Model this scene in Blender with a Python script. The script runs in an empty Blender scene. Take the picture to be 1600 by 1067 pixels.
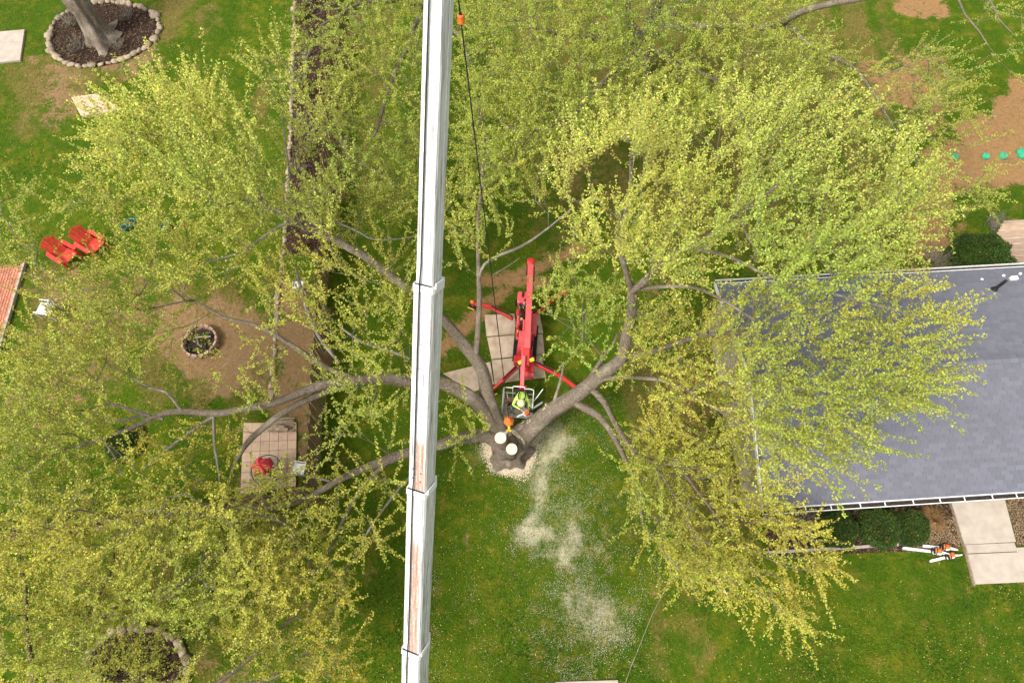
import bpy, math, random
import numpy as np
from mathutils import Vector, Matrix

random.seed(7)
RNG = np.random.default_rng(11)
SC = bpy.context.scene
COL = SC.collection
R = math.radians

# ------------------------------------------------------------------ camera
CAM_H = 25.0
PITCH = R(24.5)
FOC = 1067.0
cam_data = bpy.data.cameras.new('camera')
cam_data.sensor_width = 36.0
cam_data.lens = 24.0
cam_data.clip_start = 0.1
cam_data.clip_end = 3000.0
cam = bpy.data.objects.new('camera', cam_data)
cam.location = (0, 0, CAM_H)
cam.rotation_euler = (PITCH, 0, 0)
COL.objects.link(cam)
SC.camera = cam

# ------------------------------------------------------------------ light
SUN_EL, SUN_AZ = R(52), R(235)      # azimuth of the sun, clockwise from +Y
world = bpy.data.worlds.new('World')
SC.world = world
world.use_nodes = True
wn = world.node_tree
bg = wn.nodes['Background']
sky = wn.nodes.new('ShaderNodeTexSky')
sky.sky_type = 'NISHITA'
sky.sun_disc = False
sky.sun_elevation = SUN_EL
sky.sun_rotation = SUN_AZ
sky.air_density = 1.0
sky.dust_density = 4.0
sky.ozone_density = 0.6
hs = wn.nodes.new('ShaderNodeHueSaturation')
hs.inputs['Saturation'].default_value = 0.12
wn.links.new(sky.outputs[0], hs.inputs['Color'])
wn.links.new(hs.outputs[0], bg.inputs[0])
bg.inputs[1].default_value = 0.13
sun_data = bpy.data.lights.new('sun', 'SUN')
sun_data.energy = 1.5
sun_data.angle = R(14)
sun_data.color = (1.0, 0.94, 0.82)
sun = bpy.data.objects.new('sun', sun_data)
sd = Vector((math.sin(SUN_AZ) * math.cos(SUN_EL), math.cos(SUN_AZ) * math.cos(SUN_EL), math.sin(SUN_EL)))
sun.rotation_euler = sd.to_track_quat('Z', 'Y').to_euler()
sun.location = (-20, -20, 40)
COL.objects.link(sun)
SC.view_settings.view_transform = 'Standard'
SC.view_settings.look = 'None'
SC.view_settings.gamma = 1.0
SC.view_settings.use_curve_mapping = False
SC.view_settings.exposure = 1.03
SC.render.engine = 'CYCLES'
SC.cycles.use_denoising = True
SC.cycles.max_bounces = 6
SC.cycles.diffuse_bounces = 3
SC.cycles.glossy_bounces = 2
SC.cycles.transmission_bounces = 3
SC.cycles.transparent_max_bounces = 6

# ------------------------------------------------------------------ helpers
SP, CP = math.sin(PITCH), math.cos(PITCH)

def at(px, py, z=0.0):
    """photo pixel + height -> world point (distance comes from the height)"""
    u = (px - 800.0) / FOC
    v = (533.5 - py) / FOC
    d = np.array([u, SP + v * CP, -CP + v * SP])
    t = (z - CAM_H) / d[2]
    return np.array([d[0] * t, d[1] * t, z])

def at_arr(px, py, z):
    u = (px - 800.0) / FOC
    v = (533.5 - py) / FOC
    dy = SP + v * CP
    dz = -CP + v * SP
    t = (z - CAM_H) / dz
    return np.stack([u * t, dy * t, z + 0 * t], 1)

def cam_pt(px, py, depth):
    """point at a known distance along the lens axis"""
    u = (px - 800.0) / FOC * depth
    v = (533.5 - py) / FOC * depth
    return np.array([u, SP * depth + v * CP, CAM_H - CP * depth + v * SP])

def vnoise(p, seed=0):
    """value noise, p (N,k) -> 0..1"""
    p = np.asarray(p, float)
    k = p.shape[1]
    i = np.floor(p).astype(np.int64)
    fr = p - i
    fr = fr * fr * (3 - 2 * fr)
    out = np.zeros(len(p))
    for c in range(2 ** k):
        w = np.ones(len(p))
        h = np.full(len(p), seed * 374761393 + 12345, np.int64)
        for a in range(k):
            b = (c >> a) & 1
            w *= fr[:, a] if b else 1 - fr[:, a]
            h = (h ^ ((i[:, a] + b) * (668265263, 2246822519, 3266489917)[a])) & 0xffffffff
            h = (h * 1274126177 + 97) & 0xffffffff
        h ^= h >> 15
        h = (h * 2246822519) & 0xffffffff
        h ^= h >> 13
        out += w * (h & 0xffff) / 65535.0
    return out

def in_poly(P, poly):
    x, y = P[:, 0], P[:, 1]
    ins = np.zeros(len(P), bool)
    n = len(poly)
    for i in range(n):
        x0, y0 = poly[i]
        x1, y1 = poly[(i + 1) % n]
        c = ((y0 > y) != (y1 > y))
        xi = (x1 - x0) * (y - y0) / ((y1 - y0) if y1 != y0 else 1e-9) + x0
        ins ^= c & (x < xi)
    return ins

def poly_sd(P, poly):
    """signed distance, positive inside"""
    d = np.full(len(P), 1e9)
    n = len(poly)
    for i in range(n):
        a = np.array(poly[i][:2], float)
        b = np.array(poly[(i + 1) % n][:2], float)
        ab = b - a
        t = np.clip(((P - a) @ ab) / max(ab @ ab, 1e-9), 0, 1)
        q = P - a - t[:, None] * ab
        d = np.minimum(d, np.hypot(q[:, 0], q[:, 1]))
    return np.where(in_poly(P, poly), d, -d)

def line_d(P, pts):
    d = np.full(len(P), 1e9)
    for a, b in zip(pts[:-1], pts[1:]):
        a = np.array(a[:2], float); b = np.array(b[:2], float)
        ab = b - a
        t = np.clip(((P - a) @ ab) / max(ab @ ab, 1e-9), 0, 1)
        q = P - a - t[:, None] * ab
        d = np.minimum(d, np.hypot(q[:, 0], q[:, 1]))
    return d

def tag(o, label=None, cat=None, group=None, kind=None):
    if label: o['label'] = label
    if cat: o['category'] = cat
    if group: o['group'] = group
    if kind: o['kind'] = kind
    return o

def empty(name, loc, label, cat, group=None):
    o = bpy.data.objects.new(name, None)
    o.empty_display_size = 0.3
    o.location = tuple(float(c) for c in loc)
    COL.objects.link(o)
    return tag(o, label, cat, group)

def wloc(o):
    v = Vector((0, 0, 0))
    while o is not None:
        v += o.location
        o = o.parent
    return v

def link_mesh(name, me, parent=None, loc=None):
    o = bpy.data.objects.new(name, me)
    COL.objects.link(o)
    if parent is not None:
        o.parent = parent
    if loc is not None:
        o.location = tuple(float(c) for c in loc)
    return o

def np_mesh(name, V, F, mat, parent=None, smooth=False, col=None, sharp=None, attrs=None):
    """mesh from numpy arrays in world coordinates; F has one fixed face size"""
    V = np.asarray(V, np.float32)
    F = np.asarray(F, np.int32)
    if parent is not None:
        V = V - np.array(wloc(parent), np.float32)
    me = bpy.data.meshes.new(name)
    k = F.shape[1]
    me.vertices.add(len(V)); me.vertices.foreach_set('co', V.ravel())
    me.loops.add(F.size); me.loops.foreach_set('vertex_index', F.ravel())
    me.polygons.add(len(F))
    me.polygons.foreach_set('loop_start', np.arange(0, F.size, k, dtype=np.int32))
    me.polygons.foreach_set('use_smooth', np.full(len(F), bool(smooth)))
    if col is not None:
        a = me.color_attributes.new('tint', 'FLOAT_COLOR', 'POINT')
        c4 = np.ones((len(V), 4), np.float32); c4[:, :col.shape[1]] = col
        a.data.foreach_set('color', c4.ravel())
    if attrs:
        for nm, arr in attrs.items():
            a = me.color_attributes.new(nm, 'FLOAT_COLOR', 'POINT')
            a.data.foreach_set('color', np.asarray(arr, np.float32).ravel())
    me.update()
    me.materials.append(mat)
    return link_mesh(name, me, parent)

class MB:
    """collects simple solids in world coordinates; build() links ONE mesh object"""
    def __init__(s):
        s.v = []; s.f = []
    def add(s, vs, fs):
        b = len(s.v)
        s.v += [tuple(float(c) for c in q) for q in vs]
        s.f += [tuple(b + i for i in q) for q in fs]
        return s
    def box(s, c, size, rz=0.0, bev=0.0, M=None):
        x, y, z = (q / 2 for q in size)
        b = min(bev, x * .9, y * .9, z * .9)
        if b <= 0:
            vs = [(sx * x, sy * y, sz * z) for sz in (-1, 1) for sx, sy in ((-1, -1), (1, -1), (1, 1), (-1, 1))]
            fs = [(3, 2, 1, 0), (4, 5, 6, 7), (0, 1, 5, 4), (1, 2, 6, 5), (2, 3, 7, 6), (3, 0, 4, 7)]
        else:
            def ring(xx, yy, zz):
                return [(-xx + b, -yy, zz), (xx - b, -yy, zz), (xx, -yy + b, zz), (xx, yy - b, zz),
                        (xx - b, yy, zz), (-xx + b, yy, zz), (-xx, yy - b, zz), (-xx, -yy + b, zz)]
            vs = ring(x - b, y - b, -z) + ring(x, y, -z + b) + ring(x, y, z - b) + ring(x - b, y - b, z)
            fs = [tuple(range(7, -1, -1)), tuple(range(24, 32))]
            for k in range(3):
                for i in range(8):
                    j = (i + 1) % 8
                    fs.append((k * 8 + i, k * 8 + j, k * 8 + 8 + j, k * 8 + 8 + i))
        mat = M if M is not None else Matrix.Rotation(rz, 3, 'Z')
        c = Vector([float(q) for q in c])
        return s.add([mat @ Vector(q) + c for q in vs], fs)
    def beam(s, a, b, w, h, up=(0, 0, 1), bev=0.0, ext=0.0):
        a = Vector([float(q) for q in a]); b = Vector([float(q) for q in b])
        d = b - a; L = d.length; d.normalize()
        a = a - d * ext; b = b + d * ext; L += 2 * ext
        u = Vector(up)
        x = d.cross(u)
        if x.length < 1e-4: x = d.cross(Vector((1, 0, 0)))
        x.normalize(); z = x.cross(d)
        M = Matrix((x, d, z)).transposed()
        return s.box((a + b) / 2, (w, L, h), bev=bev, M=M)
    def cyl(s, a, b, r0, r1=None, n=12, caps=True):
        r1 = r0 if r1 is None else r1
        a = Vector([float(q) for q in a]); b = Vector([float(q) for q in b])
        d = (b - a).normalized()
        x = d.orthogonal().normalized(); y = d.cross(x)
        vs = []
        for p, r in ((a, r0), (b, r1)):
            for i in range(n):
                t = 2 * math.pi * i / n
                vs.append(p + x * (r * math.cos(t)) + y * (r * math.sin(t)))
        fs = [(i, (i + 1) % n, n + (i + 1) % n, n + i) for i in range(n)]
        if caps: fs += [tuple(range(n - 1, -1, -1)), tuple(range(n, 2 * n))]
        return s.add(vs, fs)
    def tube(s, pts, r, n=8, closed=False, caps=True):
        P = [Vector([float(q) for q in p]) for p in pts]
        rr = r if hasattr(r, '__len__') else [r] * len(P)
        m = len(P); x = None; vs = []
        for i in range(m):
            if closed: d = P[(i + 1) % m] - P[i - 1]
            else: d = P[min(i + 1, m - 1)] - P[max(i - 1, 0)]
            d.normalize()
            if x is None: x = d.orthogonal()
            x = (x - d * x.dot(d)).normalized()
            y = d.cross(x)
            for k in range(n):
                t = 2 * math.pi * k / n
                vs.append(P[i] + x * (rr[i] * math.cos(t)) + y * (rr[i] * math.sin(t)))
        fs = []
        for i in range(m if closed else m - 1):
            a, b = i * n, ((i + 1) % m) * n
            fs += [(a + k, a + (k + 1) % n, b + (k + 1) % n, b + k) for k in range(n)]
        if caps and not closed:
            fs += [tuple(range(n - 1, -1, -1)), tuple(range((m - 1) * n, m * n))]
        return s.add(vs, fs)
    def lathe(s, c, prof, n=16, M=None):
        """prof: (r, z) pairs"""
        c = Vector([float(q) for q in c]); M = M or Matrix.Identity(3)
        vs = [M @ Vector((r * math.cos(2 * math.pi * k / n), r * math.sin(2 * math.pi * k / n), z)) + c for r, z in prof for k in range(n)]
        fs = []
        for i in range(len(prof) - 1):
            fs += [(i * n + k, i * n + (k + 1) % n, (i + 1) * n + (k + 1) % n, (i + 1) * n + k) for k in range(n)]
        fs += [tuple(range(n - 1, -1, -1)), tuple(range((len(prof) - 1) * n, len(prof) * n))]
        return s.add(vs, fs)
    def prism(s, poly, z0, z1):
        n = len(poly)
        vs = [(p[0], p[1], z0) for p in poly] + [(p[0], p[1], z1) for p in poly]
        fs = [tuple(range(n - 1, -1, -1)), tuple(range(n, 2 * n))] + [(i, (i + 1) % n, n + (i + 1) % n, n + i) for i in range(n)]
        return s.add(vs, fs)
    def build(s, name, mat, parent=None, smooth=False, local=False):
        off = Vector((0, 0, 0)) if (parent is None or local) else wloc(parent)
        me = bpy.data.meshes.new(name)
        me.from_pydata([(q[0] - off.x, q[1] - off.y, q[2] - off.z) for q in s.v], [], s.f)
        me.update()
        if smooth:
            me.polygons.foreach_set('use_smooth', [len(p.vertices) <= 4 for p in me.polygons])
        me.materials.append(mat)
        return link_mesh(name, me, parent)

# ------------------------------------------------------------------ materials
def new_mat(name, rough=0.6, metal=0.0, spec=0.3):
    m = bpy.data.materials.new(name); m.use_nodes = True
    nt = m.node_tree
    b = nt.nodes['Principled BSDF']
    b.inputs['Roughness'].default_value = rough
    b.inputs['Metallic'].default_value = metal
    b.inputs['Specular IOR Level'].default_value = spec
    return m, nt, b

def nd(nt, t, **kw):
    n = nt.nodes.new(t)
    for k, v in kw.items():
        setattr(n, k, v)
    return n

def ramp(nt, fac, stops):
    r = nt.nodes.new('ShaderNodeValToRGB')
    e = r.color_ramp.elements
    while len(e) < len(stops): e.new(0.5)
    for el, (p, c) in zip(e, stops):
        el.position = p; el.color = (*c, 1) if len(c) == 3 else c
    nt.links.new(fac, r.inputs[0])
    return r.outputs[0]

def noise(nt, vec, scale, detail=4, rough=0.55, dist=0.0):
    n = nt.nodes.new('ShaderNodeTexNoise')
    n.inputs['Scale'].default_value = scale
    n.inputs['Detail'].default_value = detail
    n.inputs['Roughness'].default_value = rough
    n.inputs['Distortion'].default_value = dist
    if vec is not None: nt.links.new(vec, n.inputs['Vector'])
    return n.outputs['Fac']

def mixc(nt, fac, a, b, blend='MIX'):
    m = nt.nodes.new('ShaderNodeMix'); m.data_type = 'RGBA'; m.blend_type = blend
    for sock, val in ((m.inputs[0], fac), (m.inputs[6], a), (m.inputs[7], b)):
        if hasattr(val, 'links'): nt.links.new(val, sock)
        elif isinstance(val, (int, float)): sock.default_value = val
        else: sock.default_value = (*val, 1) if len(val) == 3 else val
    return m.outputs[2]

def math_n(nt, op, a, b=None, c=None, clamp=False):
    m = nt.nodes.new('ShaderNodeMath'); m.operation = op; m.use_clamp = clamp
    for sock, val in zip(m.inputs, (a, b, c)):
        if val is None: continue
        if hasattr(val, 'links'): nt.links.new(val, sock)
        else: sock.default_value = val
    return m.outputs[0]

def smooth_n(nt, x, lo, hi):
    m = nt.nodes.new('ShaderNodeMapRange'); m.interpolation_type = 'SMOOTHSTEP'
    nt.links.new(x, m.inputs[0])
    m.inputs[1].default_value = lo; m.inputs[2].default_value = hi
    return m.outputs[0]

def bump(nt, b, h, strength=0.4, dist=0.02):
    n = nt.nodes.new('ShaderNodeBump')
    n.inputs['Strength'].default_value = strength
    n.inputs['Distance'].default_value = dist
    nt.links.new(h, n.inputs['Height'])
    nt.links.new(n.outputs[0], b.inputs['Normal'])

def geo_pos(nt):
    return nt.nodes.new('ShaderNodeNewGeometry').outputs['Position']

def scaled(nt, vec, s):
    m = nt.nodes.new('ShaderNodeMapping')
    m.inputs['Scale'].default_value = s
    nt.links.new(vec, m.inputs['Vector'])
    return m.outputs[0]

def simple(name, c1, c2, scale=6.0, rough=0.6, metal=0.0, spec=0.3, bmp=0.0, rnd=0.0, stretch=None, detail=5):
    """two-tone noise material, with per-object variation rnd"""
    m, nt, b = new_mat(name, rough, metal, spec)
    v = geo_pos(nt)
    if stretch: v = scaled(nt, v, stretch)
    f = noise(nt, v, scale, detail, 0.62)
    c = ramp(nt, f, [(0.32, c1), (0.68, c2)])
    if rnd > 0:
        oi = nt.nodes.new('ShaderNodeObjectInfo')
        h = nt.nodes.new('ShaderNodeHueSaturation')
        val = math_n(nt, 'MULTIPLY_ADD', oi.outputs['Random'], 2 * rnd, 1 - rnd)
        nt.links.new(val, h.inputs['Value']); nt.links.new(c, h.inputs['Color'])
        c = h.outputs[0]
    nt.links.new(c, b.inputs['Base Color'])
    if bmp > 0: bump(nt, b, f, bmp, 0.02)
    return m

def mat_bark(name, c1, c2, c3):
    m, nt, b = new_mat(name, 0.9, 0, 0.15)
    p = geo_pos(nt)
    big = noise(nt, p, 1.6, 4, 0.6)
    fine = noise(nt, p, 17, 6, 0.75, 1.2)
    sp = noise(nt, p, 55, 3, 0.8)
    c = ramp(nt, fine, [(0.36, c1), (0.56, c2), (0.70, c3)])
    c = mixc(nt, math_n(nt, 'MULTIPLY', smooth_n(nt, sp, 0.52, 0.70), 0.6), c, tuple(q * .3 for q in c1))
    lf = noise(nt, scaled(nt, p, (1, 1, 1.3)), 30, 4, 0.8)
    c = mixc(nt, math_n(nt, 'MULTIPLY', smooth_n(nt, lf, 0.58, 0.70), 0.55), c, tuple(min(.6, q * 1.55) for q in c3))
    c = mixc(nt, smooth_n(nt, big, 0.5, 0.72), c, c3)
    nt.links.new(c, b.inputs['Base Color'])
    bump(nt, b, fine, 1.0, 0.09)
    return m

def mat_leaf(name, trans=0.35):
    m, nt, b = new_mat(name, 0.55, 0, 0.25)
    a = nd(nt, 'ShaderNodeAttribute', attribute_name='tint')
    nt.links.new(a.outputs['Color'], b.inputs['Base Color'])
    t = nt.nodes.new('ShaderNodeBsdfTranslucent')
    nt.links.new(a.outputs['Color'], t.inputs[0])
    mx = nt.nodes.new('ShaderNodeMixShader'); mx.inputs[0].default_value = trans
    nt.links.new(b.outputs[0], mx.inputs[1]); nt.links.new(t.outputs[0], mx.inputs[2])
    nt.links.new(mx.outputs[0], nt.nodes['Material Output'].inputs['Surface'])
    return m

def mat_tint(name, rough=0.8):
    m, nt, b = new_mat(name, rough, 0, 0.2)
    a = nd(nt, 'ShaderNodeAttribute', attribute_name='tint')
    nt.links.new(a.outputs['Color'], b.inputs['Base Color'])
    return m

def mat_ground():
    m, nt, b = new_mat('lawn', 0.95, 0, 0.1)
    p = geo_pos(nt)
    at1 = nd(nt, 'ShaderNodeAttribute', attribute_name='mask')
    at2 = nd(nt, 'ShaderNodeAttribute', attribute_name='mask_b')
    s1 = nt.nodes.new('ShaderNodeSeparateColor'); nt.links.new(at1.outputs['Color'], s1.inputs[0])
    s2 = nt.nodes.new('ShaderNodeSeparateColor'); nt.links.new(at2.outputs['Color'], s2.inputs[0])
    n_big = noise(nt, p, 0.35, 4, 0.6)
    n_mid = noise(nt, p, 1.7, 5, 0.65)
    n_fin = noise(nt, p, 9.0, 6, 0.75)
    n_vf = noise(nt, p, 38.0, 4, 0.8)
    grass = ramp(nt, n_fin, [(0.3, (0.026, 0.060, 0.003)), (0.5, (0.055, 0.102, 0.004)), (0.72, (0.105, 0.150, 0.007))])
    grass = mixc(nt, smooth_n(nt, n_mid, 0.44, 0.66), grass, (0.135, 0.140, 0.008))
    grass = mixc(nt, math_n(nt, 'MULTIPLY', smooth_n(nt, n_big, 0.35, 0.6), 0.55), grass, (0.032, 0.080, 0.002))
    # dry, yellowish grass
    wv = nt.nodes.new('ShaderNodeTexWave'); wv.inputs['Scale'].default_value = 0.17; wv.inputs['Distortion'].default_value = 1.5; wv.inputs['Detail'].default_value = 2
    nt.links.new(p, wv.inputs['Vector'])
    dryf = math_n(nt, 'ADD', s2.outputs[0], math_n(nt, 'MULTIPLY_ADD', n_mid, 1.5, -0.72))
    dryf = math_n(nt, 'ADD', dryf, math_n(nt, 'MULTIPLY_ADD', wv.outputs['Fac'], 0.22, -0.06))
    dryf = math_n(nt, 'ADD', dryf, math_n(nt, 'MULTIPLY_ADD', n_big, 0.9, -0.40))
    dryc = ramp(nt, n_fin, [(0.3, (0.085, 0.075, 0.014)), (0.7, (0.20, 0.155, 0.045))])
    col = mixc(nt, smooth_n(nt, dryf, 0.25, 0.85), grass, dryc)
    # bare soil
    dirtc = ramp(nt, n_fin, [(0.25, (0.13, 0.075, 0.034)), (0.5, (0.23, 0.14, 0.070)), (0.75, (0.33, 0.215, 0.12))])
    redc = ramp(nt, n_fin, [(0.25, (0.18, 0.095, 0.040)), (0.5, (0.29, 0.16, 0.072)), (0.75, (0.37, 0.225, 0.11))])
    dirtc = mixc(nt, s2.outputs[1], dirtc, redc)
    df = math_n(nt, 'ADD', s1.outputs[0], math_n(nt, 'MULTIPLY_ADD', n_mid, 2.2, -1.1))
    df = math_n(nt, 'ADD', df, math_n(nt, 'MULTIPLY_ADD', n_fin, 1.5, -0.75))
    col = mixc(nt, math_n(nt, 'MULTIPLY', smooth_n(nt, df, 0.25, 0.85), 0.93), col, dirtc)
    # mulch
    mulc = ramp(nt, n_vf, [(0.3, (0.016, 0.009, 0.006)), (0.55, (0.055, 0.033, 0.022)), (0.75, (0.14, 0.088, 0.055))])
    mf = math_n(nt, 'ADD', s1.outputs[1], math_n(nt, 'MULTIPLY_ADD', n_fin, 0.6, -0.3))
    col = mixc(nt, smooth_n(nt, mf, 0.42, 0.58), col, mulc)
    # pebbles
    vo = nt.nodes.new('ShaderNodeTexVoronoi'); vo.inputs['Scale'].default_value = 22
    nt.links.new(p, vo.inputs['Vector'])
    pc = mixc(nt, math_n(nt, 'MULTIPLY', vo.outputs['Distance'], 1.3, clamp=True), vo.outputs['Color'], (0.05, 0.03, 0.015))
    hp = nt.nodes.new('ShaderNodeHueSaturation'); hp.inputs['Saturation'].default_value = 0.12
    nt.links.new(pc, hp.inputs['Color'])
    pc = mixc(nt, 1.0, hp.outputs[0], (0.60, 0.42, 0.25), 'MULTIPLY')
    col = mixc(nt, smooth_n(nt, s2.outputs[2], 0.4, 0.6), col, pc)
    # sawdust
    sf = math_n(nt, 'ADD', s1.outputs[2], math_n(nt, 'MULTIPLY_ADD', n_fin, 1.0, -0.5))
    sf = math_n(nt, 'ADD', sf, math_n(nt, 'MULTIPLY_ADD', n_vf, 0.9, -0.45))
    col = mixc(nt, math_n(nt, 'MULTIPLY', smooth_n(nt, sf, 0.32, 1.15), 0.8), col, (0.66, 0.58, 0.42))
    nt.links.new(col, b.inputs['Base Color'])
    bump(nt, b, n_vf, 0.6, 0.04)
    return m

M_GROUND = mat_ground()
M_BARK = mat_bark('bark_grey', (0.120, 0.090, 0.066), (0.30, 0.24, 0.18), (0.41, 0.345, 0.275))
M_BARK_D = mat_bark('bark_brown', (0.085, 0.062, 0.042), (0.22, 0.17, 0.12), (0.30, 0.25, 0.19))
M_TWIG = mat_bark('twig', (0.15, 0.12, 0.09), (0.31, 0.27, 0.215), (0.44, 0.40, 0.34))
M_LEAF = mat_leaf('leaf')
M_SHRUB = mat_leaf('shrub_leaf', 0.15)
M_GRASS = mat_leaf('grass_blade', 0.2)
M_CHIP = mat_tint('chip', 0.9)
M_STONE = simple('field_stone', (0.20, 0.15, 0.10), (0.40, 0.32, 0.225), 7, 0.85, bmp=0.4, rnd=0.3)
M_CONC = simple('concrete', (0.37, 0.31, 0.255), (0.47, 0.405, 0.345), 2.6, 0.85, bmp=0.15, rnd=0.06, detail=8)
M_PAVER = simple('pink_paver', (0.47, 0.325, 0.225), (0.59, 0.43, 0.315), 4, 0.85, bmp=0.2, rnd=0.10, detail=7)
M_PLY = simple('ground_mat', (0.37, 0.275, 0.19), (0.60, 0.485, 0.365), 2.6, 0.75, bmp=0.15, rnd=0.10, detail=9)
M_BRICK = simple('brick', (0.36, 0.13, 0.075), (0.52, 0.23, 0.14), 9, 0.85, bmp=0.3, rnd=0.2)
M_PITBRICK = simple('old_brick', (0.24, 0.13, 0.09), (0.46, 0.33, 0.26), 9, 0.9, bmp=0.4, rnd=0.3)
M_CHAR = simple('charred_soil', (0.012, 0.010, 0.009), (0.06, 0.045, 0.035), 12, 0.95, bmp=0.8)
M_FENCE = simple('weathered_wood', (0.13, 0.085, 0.042), (0.30, 0.215, 0.12), 9, 0.85, bmp=0.3, rnd=0.25, stretch=(3, 3, 0.4))
M_DECK = simple('deck_board', (0.28, 0.18, 0.12), (0.48, 0.36, 0.27), 5, 0.8, bmp=0.3, rnd=0.18, stretch=(0.5, 5, 1))
M_TIMBER = simple('grey_timber', (0.26, 0.22, 0.17), (0.45, 0.40, 0.33), 6, 0.85, bmp=0.3)
M_LOG = simple('split_log', (0.20, 0.14, 0.09), (0.42, 0.33, 0.24), 10, 0.9, bmp=0.4, rnd=0.3)
M_WHITE = simple('white_paint', (0.70, 0.70, 0.69), (0.82, 0.81, 0.80), 5, 0.45)
M_WPLAS = simple('white_plastic', (0.62, 0.62, 0.59), (0.80, 0.80, 0.77), 9, 0.5)
M_RED = simple('lift_red', (0.52, 0.018, 0.022), (0.66, 0.045, 0.045), 5, 0.38, spec=0.5)
M_PINK = simple('faded_red', (0.66, 0.075, 0.085), (0.74, 0.14, 0.14), 3, 0.45, spec=0.45)
M_CHAIR = simple('red_plastic', (0.58, 0.028, 0.022), (0.74, 0.075, 0.05), 7, 0.5, rnd=0.1)
M_CANOPY = simple('red_fabric', (0.74, 0.05, 0.08), (0.86, 0.13, 0.16), 6, 0.8)
M_ORANGE = simple('orange_plastic', (0.72, 0.13, 0.02), (0.85, 0.20, 0.04), 8, 0.45, spec=0.5)
M_BLACK = simple('black_rubber', (0.010, 0.010, 0.010), (0.03, 0.03, 0.03), 8, 0.7)
M_STEEL = simple('steel', (0.36, 0.36, 0.35), (0.55, 0.55, 0.54), 8, 0.4, metal=0.7)
M_ALU = simple('painted_alu', (0.50, 0.51, 0.49), (0.66, 0.67, 0.65), 8, 0.45, metal=0.2)
M_YEL = simple('yellow_paint', (0.70, 0.48, 0.04), (0.80, 0.58, 0.08), 8, 0.5)
M_HIVIS = simple('hi_vis', (0.52, 0.80, 0.10), (0.66, 0.90, 0.22), 9, 0.75)
M_HELM = simple('helmet', (0.66, 0.84, 0.28), (0.74, 0.88, 0.40), 9, 0.35, spec=0.5)
M_TROUS = simple('trousers', (0.02, 0.022, 0.028), (0.05, 0.05, 0.06), 9, 0.9)
M_SKIN = simple('skin', (0.46, 0.27, 0.19), (0.52, 0.32, 0.23), 9, 0.55)
M_CUT = simple('fresh_cut_wood', (0.72, 0.53, 0.33), (0.88, 0.74, 0.55), 8, 0.85)
M_TEAL = simple('teal_glaze', (0.01, 0.16, 0.15), (0.03, 0.27, 0.24), 8, 0.35, spec=0.5, rnd=0.2)
M_GLID = simple('green_lid', (0.02, 0.28, 0.14), (0.05, 0.40, 0.22), 5, 0.55, rnd=0.15)
M_SIDING = simple('tan_siding', (0.36, 0.31, 0.24), (0.42, 0.37, 0.30), 2, 0.7, rnd=0.05)
M_GLASS, _nt, _b = new_mat('table_glass', 0.08, 0, 0.5)
_b.inputs['Base Color'].default_value = (0.75, 0.8, 0.76, 1); _b.inputs['Transmission Weight'].default_value = 0.9; _b.inputs['IOR'].default_value = 1.2

def mat_shingle():
    m, nt, b = new_mat('shingle', 0.85, 0, 0.3)
    p = geo_pos(nt)
    g = nt.nodes.new('ShaderNodeNewGeometry')
    oi = nt.nodes.new('ShaderNodeObjectInfo')
    r = math_n(nt, 'FRACT', math_n(nt, 'ADD', g.outputs['Random Per Island'], math_n(nt, 'MULTIPLY', oi.outputs['Random'], 7.31)))
    f = noise(nt, p, 60, 3, 0.7)
    big = noise(nt, p, 0.5, 4, 0.6)
    c = ramp(nt, r, [(0.0, (0.122, 0.124, 0.150)), (0.5, (0.138, 0.140, 0.170)), (1.0, (0.155, 0.157, 0.188))])
    c = mixc(nt, math_n(nt, 'MULTIPLY', smooth_n(nt, f, 0.4, 0.7), 0.3), c, (0.20, 0.20, 0.24))
    c = mixc(nt, math_n(nt, 'MULTIPLY', smooth_n(nt, big, 0.45, 0.7), 0.35), c, (0.115, 0.115, 0.138))
    nt.links.new(c, b.inputs['Base Color'])
    bump(nt, b, f, 0.3, 0.01)
    return m
M_SHING = mat_shingle()
M_RIDGE = simple('ridge_felt', (0.060, 0.060, 0.075), (0.105, 0.105, 0.13), 20, 0.85, rnd=0.1)

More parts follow.
